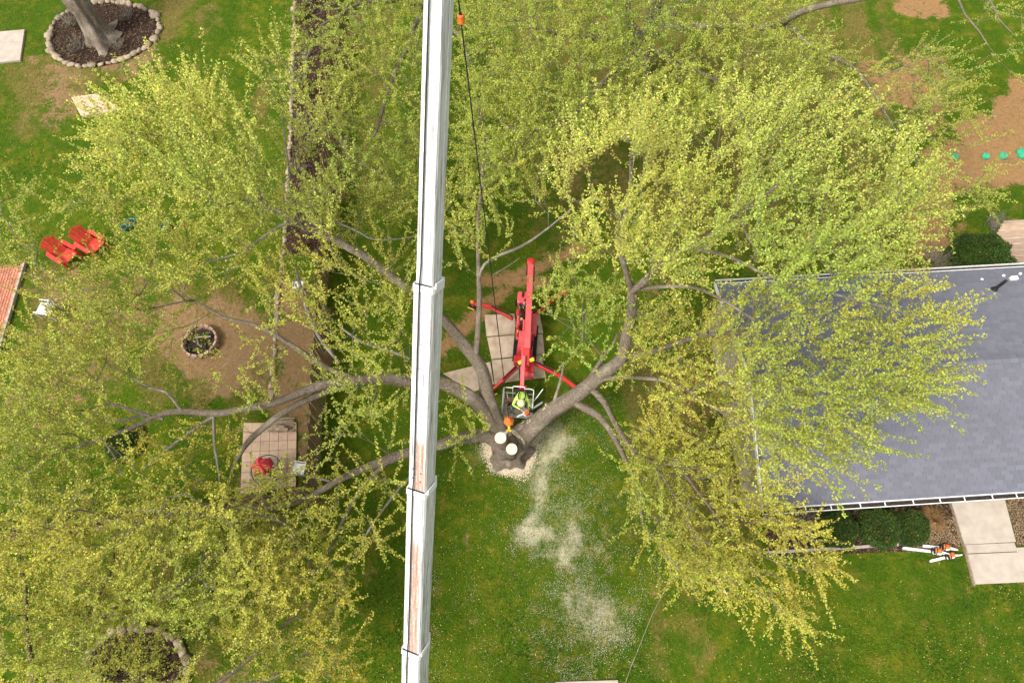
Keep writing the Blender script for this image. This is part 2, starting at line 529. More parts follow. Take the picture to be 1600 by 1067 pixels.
def mat_boom(name, rusty):
    """white boom paint: grey streaks run along the boom, rust where the paint has worn"""
    m, nt, b = new_mat(name, 0.45, 0, 0.4)
    tc = nt.nodes.new('ShaderNodeTexCoord').outputs['Object']
    st = noise(nt, scaled(nt, tc, (22, 1.0, 22)), 1.0, 6, 0.7)
    blot = noise(nt, scaled(nt, tc, (6, 1.6, 6)), 1.0, 5, 0.7)
    fine = noise(nt, tc, 16, 5, 0.75)
    big = noise(nt, scaled(nt, tc, (3.0, .5, 3.0)), 1.0, 4, 0.6)
    c = mixc(nt, math_n(nt, 'MULTIPLY', smooth_n(nt, st, 0.46, 0.66), 0.9), (0.64, 0.635, 0.62), (0.17, 0.16, 0.15))
    c = mixc(nt, math_n(nt, 'MULTIPLY', smooth_n(nt, big, 0.50, 0.70), 0.5), c, (0.40, 0.385, 0.36))
    c = mixc(nt, math_n(nt, 'MULTIPLY', smooth_n(nt, blot, 0.56, 0.70), 0.55), c, (0.48, 0.40, 0.34))
    c = mixc(nt, smooth_n(nt, math_n(nt, 'MULTIPLY', fine, st), 0.36, 0.46), c, (0.16, 0.14, 0.12))
    if rusty:
        sx = nt.nodes.new('ShaderNodeSeparateXYZ'); nt.links.new(tc, sx.inputs[0])
        ex = math_n(nt, 'SUBTRACT', 1.0, smooth_n(nt, math_n(nt, 'ABSOLUTE', math_n(nt, 'SUBTRACT', sx.outputs[0], rusty[0])), rusty[1] * .5, rusty[1]))
        ey = math_n(nt, 'SUBTRACT', 1.0, smooth_n(nt, math_n(nt, 'ABSOLUTE', math_n(nt, 'SUBTRACT', sx.outputs[1], rusty[2])), rusty[3] * .8, rusty[3]))
        rf = math_n(nt, 'MULTIPLY', ex, ey)
        rf = math_n(nt, 'MULTIPLY', rf, smooth_n(nt, math_n(nt, 'ADD', st, math_n(nt, 'MULTIPLY', fine, 0.5)), 0.50, 0.80))
        c = mixc(nt, math_n(nt, 'MULTIPLY', rf, 0.85), c, (0.36, 0.17, 0.10))
    nt.links.new(c, b.inputs['Base Color'])
    return m

# ================================================================== THE SETTING
PHI = R(3.6)
EU = np.array([math.cos(PHI), math.sin(PHI), 0.0])
EV = np.array([-math.sin(PHI), math.cos(PHI), 0.0])

def pg(*pts):
    return [tuple(at(x, y)[:2]) for x, y in pts]

# soil, mulch, sawdust and dry patches, each with its own outline on the ground: (outline, strength, feather in metres)
DIRT = [
    (pg((238, 515), (285, 455), (330, 470), (400, 470), (432, 500), (425, 600), (380, 605), (300, 605), (245, 565)), 1.0, 0.5),
    (pg((434, 435), (500, 430), (498, 650), (424, 650)), 0.95, 0.25),
    (pg((520, -30), (556, -30), (548, 150), (545, 300), (516, 300)), 0.75, 0.5),
    (pg((70, 90), (120, 105), (135, 175), (100, 185), (50, 170)), 0.75, 0.7),
    (pg((175, 100), (245, 70), (250, 100), (210, 118), (120, 118)), 0.8, 0.5),
    (pg((1385, -30), (1490, -30), (1482, 20), (1400, 18)), 1.0, 0.3),
    (pg((1360, 95), (1440, 75), (1485, 85), (1485, 130), (1470, 205), (1420, 160), (1360, 190)), 0.75, 0.7),
    (pg((1590, 128), (1640, 120), (1640, 290), (1500, 300), (1490, 390), (1440, 420), (1420, 330), (1450, 230), (1540, 180)), 1.0, 0.5),
    (pg((1030, 420), (1060, 440), (1050, 520), (1000, 500)), 0.5, 0.6),
    (pg((1020, 560), (1130, 520), (1190, 800), (1110, 800), (1040, 700)), 0.48, 1.0),
    (pg((40, 430), (240, 430), (290, 480), (240, 520), (60, 500)), 0.55, 0.9),
    (pg((110, 560), (190, 560), (150, 660), (90, 680), (0, 720), (0, 600)), 0.5, 0.9),
    (pg((330, 1010), (400, 1020), (400, 1075), (330, 1075)), 0.7, 0.5),
    (pg((850, 190), (960, 200), (960, 320), (880, 300)), 0.45, 1.0),
    (pg((370, 655), (380, 655), (376, 790), (362, 790)), 0.9, 0.3),
    (pg((462, 650), (500, 650), (498, 775), (462, 775)), 0.8, 0.3),
    (pg((1430, 330), (1500, 330), (1480, 430), (1420, 430)), 0.8, 0.5),
    (pg((1600, 250), (1640, 250), (1640, 560), (1600, 560)), 0.2, 0.5),
    (pg((722, 835), (740, 835), (740, 865), (725, 865)), 0.6, 0.3),
]
TRACKS = [[at(690, 545), at(752, 483), at(800, 440), at(860, 408), at(905, 388)], [at(760, 440), at(812, 432), at(850, 440)]]
MULCH = [
    (pg((462, -40), (512, -40), (510, 120), (505, 260), (498, 400), (445, 398), (452, 250), (458, 100)), 1.0, 0.15),
    (pg((1190, 790), (1490, 780), (1502, 800), (1480, 812), (1440, 800), (1420, 862), (1200, 868)), 0.9, 0.2),
]
PEBBLE = [
    (pg((1420, 775), (1486, 775), (1510, 851), (1470, 862), (1415, 862)), 1.0, 0.12),
    (pg((1570, 770), (1640, 770), (1640, 850), (1590, 852)), 1.0, 0.12),
]
SAW = [
    (pg((828, 672), (878, 662), (900, 700), (890, 750), (850, 790), (828, 770)), 1.0, 0.8),
    (pg((828, 780), (860, 775), (880, 820), (940, 860), (965, 890), (930, 910), (870, 880), (835, 850)), 1.05, 0.7),
    (pg((840, 850), (960, 900), (985, 990), (950, 1050), (870, 1040), (845, 960)), 0.7, 1.0),
    (pg((760, 690), (835, 690), (835, 725), (800, 742), (765, 722)), 0.9, 0.5),
    (pg((822, 662), (900, 655), (930, 780), (985, 900), (985, 1010), (860, 1045), (835, 900)), 0.55, 1.3),
    (pg((800, 640), (990, 640), (1000, 1067), (820, 1067)), 0.18, 1.5),
    (pg((676, 860), (700, 860), (712, 1075), (676, 1075)), 0.25, 0.6),
]
DRY = [
    (pg((60, 80), (250, 60), (330, 40), (330, -30), (240, -30), (200, 110), (60, 220), (0, 150), (0, 100)), 0.6, 1.0),
    (pg((0, 400), (420, 420), (420, 640), (0, 640)), 0.5, 1.5),
    (pg((520, -30), (640, -30), (640, 320), (520, 330)), 0.45, 1.5),
    (pg((740, -30), (1400, -30), (1420, 420), (860, 400)), 0.5, 2.0),
    (pg((980, 540), (1150, 520), (1200, 840), (1100, 900), (1010, 800)), 0.6, 1.0),
    (pg((1050, 870), (1110, 870), (1115, 1040), (1055, 1040)), 0.5, 0.8),
    (pg((380, 150), (460, 0), (430, 420), (380, 400)), 0.35, 1.0),
    (pg((0, 780), (540, 780), (500, 1075), (0, 1075)), 0.3, 1.5),
]
RING_C, RING_R = at(160, 51), (2.75, 2.25)
BED2_C, BED2_R = at(205, 1062), (1.75, 1.65)

def field(P, items, extra=None):
    out = np.zeros(len(P))
    for poly, s, fe in items:
        d = poly_sd(P, poly)
        out = np.maximum(out, s * np.clip(d / fe * 0.5 + 0.5, 0, 1))
    return out

def masks(P):
    # soil and sawdust have ragged outlines
    w1 = np.stack([vnoise(P * .8 + 50, 61), vnoise(P * .8 + 90, 62)], 1) - .5
    w2 = np.stack([vnoise(P * 2.6 + 50, 63), vnoise(P * 2.6 + 90, 64)], 1) - .5
    Pw = P + w1 * 1.1 + w2 * .6
    saw = field(P + w1 * 1.7 + w2 * .9, SAW) * np.clip(.38 + 1.15 * (vnoise(P * 1.3, 65) * .6 + vnoise(P * 4.2, 66) * .4 - .12), .1, 1.0)
    d = field(Pw, DIRT)
    red = np.clip((P[:, 0] - 2) / 6, 0, 1) * np.clip((P[:, 1] - 6) / 4, 0, 1)
    for t in TRACKS:
        ld = line_d(P, t)
        w = 0.9 * np.clip(1.35 - ld / 0.42, 0, 1)
        d = np.maximum(d, w)
        red = np.maximum(red, np.clip(1.5 - ld / 0.5, 0, 1) * 0.8)
    m = field(P, MULCH)
    for c, r in ((RING_C, RING_R), (BED2_C, BED2_R)):
        e = 1 - np.hypot((P[:, 0] - c[0]) / r[0], (P[:, 1] - c[1]) / r[1])
        m = np.maximum(m, np.clip(e * 5 + 0.6, 0, 1))
    return d, m, saw, field(Pw, DRY), red, field(P, PEBBLE)

def make_ground():
    xs = np.concatenate([[-900, -300, -80, -40], np.arange(-29, 29.01, 0.17), [40, 80, 300, 900]])
    ys = np.concatenate([[-900, -300, -60, -15], np.arange(-3, 34.01, 0.17), [45, 80, 300, 900]])
    X, Y = np.meshgrid(xs, ys)
    P = np.stack([X.ravel(), Y.ravel()], 1)
    d, m, s, dry, red, peb = masks(P)
    hill = 0.035 * (vnoise(P * 0.5, 3) - 0.5) + 0.02 * (vnoise(P * 1.8, 4) - 0.5) - 0.03
    V = np.column_stack([P, hill])
    nx, ny = len(xs), len(ys)
    i = np.arange(nx * ny).reshape(ny, nx)
    F = np.stack([i[:-1, :-1].ravel(), i[:-1, 1:].ravel(), i[1:, 1:].ravel(), i[1:, :-1].ravel()], 1)
    o = np_mesh('ground', V, F, M_GROUND, smooth=True,
                attrs={'mask': np.column_stack([d, m, s, s]), 'mask_b': np.column_stack([dry, red, peb, peb])})
    tag(o, 'grass ground with bare soil, mulch beds and sawdust', None, kind='structure')
    return o
make_ground()

# ------------------------------------------------------------------ house
def make_house():
    EAVE = 2.6
    RISE = 1.28
    P0 = at(1193, 795, EAVE)                     # front left corner of the roof
    W, D = 15.5, 8.35
    root = empty('house', (P0[0], P0[1], 0), 'low house with blue grey shingle roof and tan gable wall under the branches', 'house')
    def pt(u, v, z): return P0 * [1, 1, 0] + EU * u + EV * v + np.array([0, 0, z])
    def beam(mb, a, b, w, h, **k): return mb.beam(pt(*a), pt(*b), w, h, **k)
    # walls: plain sheathing with lap boards on the gable that shows
    oh, gh = 0.42, 0.28
    mb = MB()
    poly = [pt(gh + .03, oh, 0)[:2], pt(W - gh, oh, 0)[:2], pt(W - gh, D - oh, 0)[:2], pt(gh + .03, D - oh, 0)[:2]]
    mb.prism(poly, -0.1, EAVE - 0.02)
    wall = mb.build('wall', M_SIDING, root)
    gm = MB()
    a, b, c = pt(gh + .03, oh, EAVE - .02), pt(gh + .03, D - oh, EAVE - .02), pt(gh + .03, D / 2, EAVE + RISE - .12)
    off = EU * 0.1
    gm.add([a, b, c, a + off, b + off, c + off], [(0, 2, 1), (3, 4, 5), (0, 1, 4, 3), (1, 2, 5, 4), (2, 0, 3, 5)])
    gm.build('gable', M_SIDING, root)
    bz = 0.16
    k = 0
    zz = 0.15
    while zz < EAVE + RISE - 0.25:
        half = (D / 2 - oh) if zz < EAVE else (D / 2 - oh) * (1 - (zz - EAVE) / (RISE - .1))
        bm = MB()
        A = pt(gh, D / 2 - half, zz + bz / 2); B = pt(gh, D / 2 + half, zz + bz / 2)
        tilt = Vector((-math.cos(PHI), -math.sin(PHI), 0.10)).normalized()
        bm.beam(A, B, bz + .02, 0.016, up=tilt)
        bm.build('siding_board', M_SIDING, wall)
        zz += bz
    # roof deck: two slabs
    slope = math.atan2(RISE, D / 2)
    rf = MB()
    th = 0.12
    for sgn in (0, 1):
        v0 = 0 if sgn == 0 else D
        q = [pt(0, v0, EAVE), pt(W, v0, EAVE), pt(W, D / 2, EAVE + RISE), pt(0, D / 2, EAVE + RISE)]
        lo = [p - [0, 0, th] for p in q]
        fs = [(0, 1, 2, 3), (7, 6, 5, 4), (0, 4, 5, 1), (1, 5, 6, 2), (3, 7, 4, 0)]
        rf.add(q + lo, fs)
    roof = rf.build('roof', M_RIDGE, root)
    # shingles: exposure 0.145, tab 0.31
    ex, tw, thk = 0.145, 0.31, 0.010
    Ls = math.hypot(RISE, D / 2)
    nrow = int(Ls / ex)
    sm = MB()
    sm.box((0, 0, 0), (tw - 0.008, ex + 0.05, thk))
    smesh = bpy.data.meshes.new('shingle'); smesh.from_pydata(sm.v, [], sm.f); smesh.materials.append(M_SHING)
    front, rest = [], []
    for side in (0, 1):
        for r_ in range(nrow):
            s = 0.10 + r_ * ex
            if s > Ls - 0.05: continue
            off = (r_ % 2) * tw / 2 + (r_ % 3) * 0.045
            ncol = int(W / tw)
            for c_ in range(ncol + 1):
                u = c_ * tw + off
                u0, u1 = max(u - tw / 2, 0.0), min(u + tw / 2, W)
                if u1 - u0 < 0.06: continue
                v = s * math.cos(slope); z = EAVE + s * math.sin(slope) + 0.010
                if side: v = D - v
                p = pt((u0 + u1) / 2, v, z)
                full = (u1 - u0) > tw - 1e-3
                if full and side == 0 and 5.6 < u < 9.6: front.append((r_, c_, p, side))
                else: rest.append((p, side, u1 - u0))
    tilt = 0.045
    def rotm(side):
        a = (slope - tilt) if side == 0 else -(slope - tilt)
        return Matrix.Rotation(PHI, 3, 'Z') @ Matrix.Rotation(a, 3, 'X')
    front.sort(key=lambda q: abs(q[0] - 10) + abs(q[1] - 25) * .9)
    base = Vector(wloc(roof))
    for r_, c_, p, side in front[:300]:
        o = link_mesh('shingle', smesh, roof)
        o.location = Vector(p) - base
        o.rotation_euler = rotm(side).to_euler()
    rest += [(p, side, tw) for _, _, p, side in front[300:]]
    # all other shingles share one mesh
    B = np.array([list(v) for v in sm.v]); Fb = np.array(sm.f)
    n = len(rest)
    V = np.zeros((n, 8, 3))
    R0, R1 = np.array(rotm(0)), np.array(rotm(1))
    pos = np.array([q[0] for q in rest]); sd_ = np.array([q[1] for q in rest]); wd = np.array([q[2] for q in rest])
    jit = (RNG.random((n, 1, 1)) - .5) * 0.0015
    Bs = np.repeat(B[None], n, 0); Bs[:, :, 0] *= (wd / tw)[:, None]
    V = np.where(sd_[:, None, None] == 0, Bs @ R0.T, Bs @ R1.T) + pos[:, None, :]
    V[:, :, 2:3] += jit
    F = (np.arange(n)[:, None, None] * 8 + Fb[None]).reshape(-1, 4)
    o = np_mesh('shingles', V.reshape(-1, 3), F, M_SHING, roof)
    tag(o, kind='stuff')
    # ridge caps
    x = 0.0
    while x < W - 0.3:
        rc = MB()
        for sgn in (-1, 1):
            a0 = pt(x, D / 2, EAVE + RISE + 0.065); a1 = pt(x + .30, D / 2, EAVE + RISE + 0.050)
            b0 = pt(x, D / 2 + sgn * .14, EAVE + RISE + 0.012); b1 = pt(x + .30, D / 2 + sgn * .14, EAVE + RISE - 0.002)
            lo = [q - [0, 0, .025] for q in (a0, a1, b1, b0)]
            rc.add([a0, a1, b1, b0] + lo, [(0, 1, 2, 3), (7, 6, 5, 4), (3, 2, 6, 7), (0, 3, 7, 4), (2, 1, 5, 6)])
        rc.build('ridge_cap', M_SHING, roof)
        x += 0.285
    # fascia and rake boards
    fb = MB()
    for v, z in ((0.0, EAVE - .06), (D, EAVE - .06)):
        beam(fb, (0, v, z), (W, v, z), 0.03, 0.17)
    fb.build('fascia_board', M_WHITE, root)
    for sgn in (0, 1):
        rb = MB()
        v0 = -0.02 if sgn == 0 else D + 0.02
        beam(rb, (-0.02, v0, EAVE - .05), (-0.02, D / 2, EAVE + RISE - .05), 0.035, 0.19)
        rb.build('rake_board', M_WHITE, root)
    # gutters: open troughs with hangers
    for v, sg in ((-0.015, -1), (D + 0.015, 1)):
        g = MB()
        gw, gd = 0.14, 0.11
        z1 = EAVE - 0.02
        prof = [(0, z1), (0, z1 - gd), (sg * gw, z1 - gd), (sg * gw, z1 + 0.01), (sg * (gw + .025), z1 + 0.01), (sg * (gw + .025), z1 - 0.015),
                (sg * (gw + .012), z1 - 0.015), (sg * (gw + .012), z1 - gd - .012), (sg * -.008, z1 - gd - .012), (sg * -.008, z1)]
        vs = [pt(0.02, v + q[0], q[1]) for q in prof] + [pt(W, v + q[0], q[1]) for q in prof]
        n = len(prof)
        fs = [(i, (i + 1) % n, n + (i + 1) % n, n + i) for i in range(n)] + [tuple(range(n - 1, -1, -1)), tuple(range(n, 2 * n))]
        g.add(vs, fs)
        gut = g.build('gutter', M_WHITE, root)
        x = 0.5
        while x < W and sg < 0:
            h = MB(); beam(h, (x, v - sg * .0, z1 - .004), (x, v + sg * (gw + .004), z1 - .004), 0.035, 0.006)
            h.build('gutter_hanger', M_WHITE, gut)
            x += 0.80 + 0.25 * random.random()
        strip_mb = MB(); beam(strip_mb, (0.03, v + sg * gw * .5, z1 - gd + .018), (W, v + sg * gw * .5, z1 - gd + .018), gw - .01, 0.03)
        strip_mb.build('gutter_strip', M_CHAR, gut)  # dark strip along the bottom of the trough
    # vent pipe and bits on the far slope
    q = at(1557, 450, EAVE + .45)
    v_ = MB(); v_.cyl(q - [0, 0, .12], q + [0, 0, 0.55], 0.055, n=14); v_.cyl(q - [0, 0, .14], q - [0, 0, -.05], 0.13, 0.06, n=14)
    v_.build('vent_pipe', M_BLACK, root)
    q = at(1583, 436, EAVE + .2)
    v_ = MB(); v_.box(q + [0, 0, .05], (0.26, 0.16, 0.16), rz=PHI, bev=.02); v_.build('flashing_box', M_WHITE, root)
    for px, py in ((1568, 431), (1534, 437), (1519, 444), (1594, 428)):
        q = at(px, py, EAVE + .15); v_ = MB(); v_.lathe(q, [(.05, -.1), (.055, .04), (.02, .06)], 8); v_.build('roof_cap', M_WHITE, root)
make_house()

# ------------------------------------------------------------------ fences
def make_fence(name, label, pts, h, n_off):
    L0 = pts[0]
    root = empty(name, (L0[0], L0[1], 0), label, 'fence', 'weathered plank fences')
    pm = MB()
    w = 0.135
    pm.box((0, 0, h / 2 - .02), (w, 0.022, h), bev=0.008)
    me = bpy.data.meshes.new('picket'); me.from_pydata(pm.v, [], pm.f); me.materials.append(M_FENCE)
    a, b = Vector(pts[0]), Vector(pts[1])
    d = (b - a); L = d.length; d.normalize(); ang = math.atan2(d.y, d.x)
    nrm = Vector((-d.y, d.x, 0))
    n = int(L / 0.152)
    for i in range(n):
        o = link_mesh('picket', me, root)
        p = a + d * ((i + .5) * L / n) + nrm * (0.012 * (i % 2))
        o.location = (p.x - L0[0], p.y - L0[1], (random.random() - .5) * .05)
        o.rotation_euler = (R(random.uniform(-1.6, 1.6)), R(random.uniform(-1.5, 1.5)), ang + R(random.uniform(-3, 3)))
    for z in (0.35, 1.45):
        r = MB(); r.beam(a + nrm * n_off + Vector((0, 0, z)), b + nrm * n_off + Vector((0, 0, z)), 0.045, 0.09)
        r.build('rail', M_FENCE, root)
    k = 0.0
    while k < L + .01:
        p = a + d * min(k, L) + nrm * n_off * 2.1
        r = MB(); r.box((p.x, p.y, (h - .05) / 2), (0.09, 0.09, h - .05), rz=ang, bev=.01)
        r.build('post', M_FENCE, root); k += 2.4
FC = at(498, 782)
make_fence('picket_fence', 'tall brown plank fence running beside the mulch strip and paved patio', [tuple(FC), tuple(FC + (at(515, 270) - at(496, 700)) / 12.836 * 26.5)], 1.8, 0.045)
make_fence('picket_fence', 'tall brown plank fence running away from the patio past the yellow tree', [tuple(FC + np.array([-0.1, 0, 0])), tuple(FC + (at(75, 842) - at(400, 797)) / 7.307 * 13.5)], 1.8, -0.045)

# ------------------------------------------------------------------ stones
def stone_mesh(seed):
    r = np.random.default_rng(seed)
    me = bpy.data.meshes.new('stone')
    V, F = [], []
    nu, nv = 9, 6
    sx, sy, sz = 1.0, r.uniform(.65, .95), r.uniform(.55, .8)
    for j in range(nv + 1):
        th = math.pi * j / nv
        for i in range(nu):
            ph = 2 * math.pi * i / nu
            k = 1 + .28 * (vnoise(np.array([[math.cos(ph) * math.sin(th) * 1.3 + 9 + seed, math.sin(ph) * math.sin(th) * 1.3 + 5, math.cos(th) * 1.3 + 3]]), seed)[0] - .5) * 2
            e = 0.8
            c = lambda t: math.copysign(abs(t) ** e, t)
            V.append((sx * k * c(math.cos(ph)) * math.sin(th) ** e, sy * k * c(math.sin(ph)) * math.sin(th) ** e, sz * k * math.cos(th)))
    for j in range(nv):
        for i in range(nu):
            F.append((j * nu + i, (j + 1) * nu + i, (j + 1) * nu + (i + 1) % nu, j * nu + (i + 1) % nu))
    me.from_pydata(V, [], F); me.update()
    me.polygons.foreach_set('use_smooth', [True] * len(F))
    me.materials.append(M_STONE)
    return me
STONES = [stone_mesh(s) for s in range(7)]

def stone_row(root, pts, rad, tang):
    base = wloc(root)
    for (p, a) in zip(pts, tang):
        r_ = rad * random.uniform(.72, 1.3)
        o = link_mesh('stone', random.choice(STONES), root)
        o.location = (p[0] - base.x + random.uniform(-.04, .04), p[1] - base.y + random.uniform(-.04, .04), r_ * .30 - .03)
        o.scale = (r_ * 1.1, r_ * random.uniform(.85, 1.1), r_ * random.uniform(.7, 1.0))
        o.rotation_euler = (R(random.uniform(-12, 12)), R(random.uniform(-12, 12)), a + R(random.uniform(-25, 25)))

def ellipse_row(c, rx, ry, step, t0=0, t1=360):
    pts, tg = [], []
    t = R(t0)
    while t < R(t1):
        wob = 1 + .04 * math.sin(3 * t + 1)
        pts.append((c[0] + rx * wob * math.cos(t), c[1] + ry * wob * math.sin(t)))
        dx, dy = -rx * math.sin(t), ry * math.cos(t)
        tg.append(math.atan2(dy, dx))
        t += step * random.uniform(.85, 1.15) / math.hypot(dx, dy)
    return pts, tg
ring = empty('stone_ring', (RING_C[0], RING_C[1], 0), 'oval ring of tan field stones round the thick bare tree trunk', 'stone border', 'round stone borders')
stone_row(ring, *[ellipse_row(RING_C, RING_R[0], RING_R[1], .34)[0], .185, ellipse_row(RING_C, RING_R[0], RING_R[1], .34)[1]])
ring2 = empty('stone_ring', (BED2_C[0], BED2_C[1], 0), 'curved border of round stones round the leafy planting bed', 'stone border', 'round stone borders')
e_ = ellipse_row(BED2_C, BED2_R[0], BED2_R[1], .30)
stone_row(ring2, e_[0], .165, e_[1])
ed = empty('stone_edging', tuple(at(445, 330)), 'long straight row of tan stones edging the strip beside the fence', 'stone border')
path = [at(461, -25), at(457, 120), at(452, 250), at(446, 360), at(437, 440), at(431, 520), at(425, 600), at(421, 640)]
pts, tg = [], []
for a, b in zip(path[:-1], path[1:]):
    L = np.linalg.norm(b - a); n = max(1, int(L / .235))
    for i in range(n):
        p = a + (b - a) * (i + random.random() * .3) / n
        pts.append(p[:2]); tg.append(math.atan2((b - a)[1], (b - a)[0]))
stone_row(ed, pts, .118, tg)

# ------------------------------------------------------------------ paved pieces
def slab(name, pxs, z0, z1, mat, label, cat, parent=None, kind=None, group=None):
    poly = [at(x, y, z1)[:2] for x, y in pxs]
    c = np.mean(poly, 0)
    sh = [c + (p - c) * (1 - .012 / max(np.linalg.norm(p - c), .1)) for p in poly]
    mb = MB()
    n = len(poly)
    a = sum(poly[i][0] * poly[(i + 1) % n][1] - poly[(i + 1) % n][0] * poly[i][1] for i in range(n))
    if a < 0: poly = poly[::-1]; sh = sh[::-1]
    vs = [(*p, z0) for p in poly] + [(*p, z1 - .012) for p in poly] + [(*p, z1) for p in sh]
    fs = [tuple(range(n - 1, -1, -1)), tuple(range(2 * n, 3 * n))]
    for k in range(2):
        fs += [(k * n + i, k * n + (i + 1) % n, k * n + n + (i + 1) % n, k * n + n + i) for i in range(n)]
    mb.add(vs, fs)
    o = mb.build(name, mat, parent)
    if parent is None: tag(o, label, cat, group, kind)
    return o

slab('stepping_slab', [(-30, 52), (38, 46), (31, 94), (-30, 100)], -.05, .07, M_CONC, 'pale square concrete slab on grass beside the stone ring', 'slab')
slab('stepping_slab', [(111, 152), (152, 146), (190, 172), (126, 181)], -.05, .12, M_PAVER, 'pinkish concrete slab half under the bright leaves below the stone ring', 'slab')
slab('stepping_slab', [(868, 1065), (966, 1062), (968, 1090), (868, 1094)], -.05, .05, M_CONC, 'pale concrete slab in the lawn beyond the sawdust', 'slab')

walk = empty('walkway', tuple(at(1540, 850)), 'pale concrete entry walkway in slabs running from the house eave', 'walkway')
tag(walk, kind='structure'); del walk['category']
slab('slab', [(1483, 770), (1567, 766), (1588, 846), (1508, 850)], -.05, .17, M_CONC, None, None, walk)
slab('slab', [(1507, 851), (1586, 847.5), (1590, 861), (1511, 864.5)], -.05, .05, M_CONC, None, None, walk)
slab('slab', [(1511.5, 865.5), (1590.5, 862), (1604, 909), (1524, 912.5)], -.05, .05, M_CONC, None, None, walk)
slab('slab', [(1587.5, 855), (1650, 852), (1668, 905), (1605, 908)], -.05, .048, M_CONC, None, None, walk)
eb = MB(); eb.beam(at(1485, 784, .06), at(1509, 862, .06), .05, .14); eb.beam(at(1509, 862, .05), at(1522, 915, .05), .05, .1)
tag(eb.build('timber_edging', M_LOG), 'narrow brown timber edging along the concrete walkway', 'edging')
eb = MB(); eb.beam(at(1195, 863, .05), at(1404, 850.5, .05), .10, .10, bev=.015)
tag(eb.build('timber_edging', M_TIMBER), 'long pale timber edging along the lawn below the clipped shrubs', 'edging')

# tiled patio
pc = [at(376, 772), at(463, 760), at(464, 660), at(381, 661)]
pat = empty('tiled_patio', tuple(pc[0]), 'small patio of pinkish square tiles beside the fence', 'patio')
tag(pat, kind='structure'); del pat['category']
NT, NS = 6, 7
pb = MB(); pb.prism([tuple(q[:2]) for q in pc], -.05, .035); pb.build('bedding', M_LOG, pat)
def bil(s, t): return (pc[0] * (1 - s) * (1 - t) + pc[1] * s * (1 - t) + pc[2] * s * t + pc[3] * (1 - s) * t)
for i in range(NT):
    for j in range(NS):
        g = 0.0035
        q = [bil(i / NT + g, j / NS + g), bil((i + 1) / NT - g, j / NS + g), bil((i + 1) / NT - g, (j + 1) / NS - g), bil(i / NT + g, (j + 1) / NS - g)]
        z = .055 + random.uniform(-.004, .004)
        t_ = MB(); t_.prism([tuple(p[:2]) for p in q], .0, z); t_.build('tile', M_PAVER, pat)

# brick patio at the left
bp0 = at(40, 411); bd = at(13, 503) - at(40, 411); bd /= np.linalg.norm(bd)
bn = np.array([bd[1], -bd[0], 0]);  bn = bn if bn[0] < 0 else -bn
bpat = empty('brick_patio', tuple(bp0), 'patio of red bricks with a grey timber edge', 'patio')
tag(bpat, kind='structure'); del bpat['category']
bm_ = MB(); bm_.box((0, 0, 0), (.215, .105, .07), bev=.008)
bme = bpy.data.meshes.new('brick'); bme.from_pydata(bm_.v, [], bm_.f); bme.materials.append(M_BRICK)
bang = math.atan2(bd[1], bd[0])
for i in range(21):
    for j in range(14):
        p = bd * ((i + .5 * (j % 2)) * .226 + .15) + bn * (j * .116 + .12)
        o = link_mesh('brick', bme, bpat); o.location = (p[0], p[1], .03 + random.uniform(-.004, .004)); o.rotation_euler = (0, 0, bang + R(random.uniform(-1.5, 1.5)))
sb_ = MB(); a_, b_, c_, d_ = (bp0, bp0 + bd * 5, bp0 + bd * 5 + bn * 1.7, bp0 + bn * 1.7)
pl = [tuple(q[:2]) for q in (a_, b_, c_, d_)]
sb_.prism(pl, -.05, .035); sb_.build('bedding', M_CHAR, bpat)
eb = MB(); eb.beam(bp0 + [0, 0, .05], bp0 + bd * 5 + [0, 0, .05], .10, .16, bev=.01); eb.build('edge_board', M_TIMBER, bpat)

# deck of planks
dk = empty('plank_deck', tuple(at(1580, 385)), 'low weathered wooden deck beside the dark round shrub', 'deck')
ZD = .42
q0 = at(1558, 440, ZD)
for i in range(24):
    y0 = q0[1] - .4 + i * .142
    px_left = None
    # clipped corner: left ends follow the slanted edge
    le = np.interp(y0, [at(1580, 425, ZD)[1], at(1556, 372, ZD)[1], at(1572, 343, ZD)[1]], [at(1580, 425, ZD)[0], at(1556, 372, ZD)[0], at(1572, 343, ZD)[0]])
    if y0 > at(1572, 341, ZD)[1]: break
    m_ = MB(); m_.prism([(le + random.uniform(0, .015), y0), (le + 5, y0 + .3), (le + 5, y0 + .432), (le + random.uniform(0, .015), y0 + .132)], ZD - .04, ZD + random.uniform(-.003, .003)); m_.build('plank', M_DECK, dk)
m_ = MB()
for i in range(4):
    m_.box((q0[0] + 1.0 + (i % 2) * 2.5, q0[1] + .1 + (i // 2) * 2.2, ZD / 2 - .05), (.12, .12, ZD - .02))
m_.build('footing', M_FENCE, dk)

# ================================================================== TREES
def catmull(P, step=0.3):
    """P (n,4): x,y,z,r -> resampled"""
    P = np.asarray(P, float)
    if len(P) == 2: P = np.array([P[0], (P[0] + P[1]) / 2, P[1]])
    ext = np.vstack([2 * P[0] - P[1], P, 2 * P[-1] - P[-2]])
    out = []
    for i in range(1, len(ext) - 2):
        p0, p1, p2, p3 = ext[i - 1:i + 3]
        n = max(2, int(np.linalg.norm((p2 - p1)[:3]) / step))
        t = np.linspace(0, 1, n, endpoint=False)[:, None]
        out.append(.5 * ((2 * p1) + (-p0 + p2) * t + (2 * p0 - 5 * p1 + 4 * p2 - p3) * t ** 2 + (-p0 + 3 * p1 - 3 * p2 + p3) * t ** 3))
    out.append(P[-1:])
    return np.vstack(out)

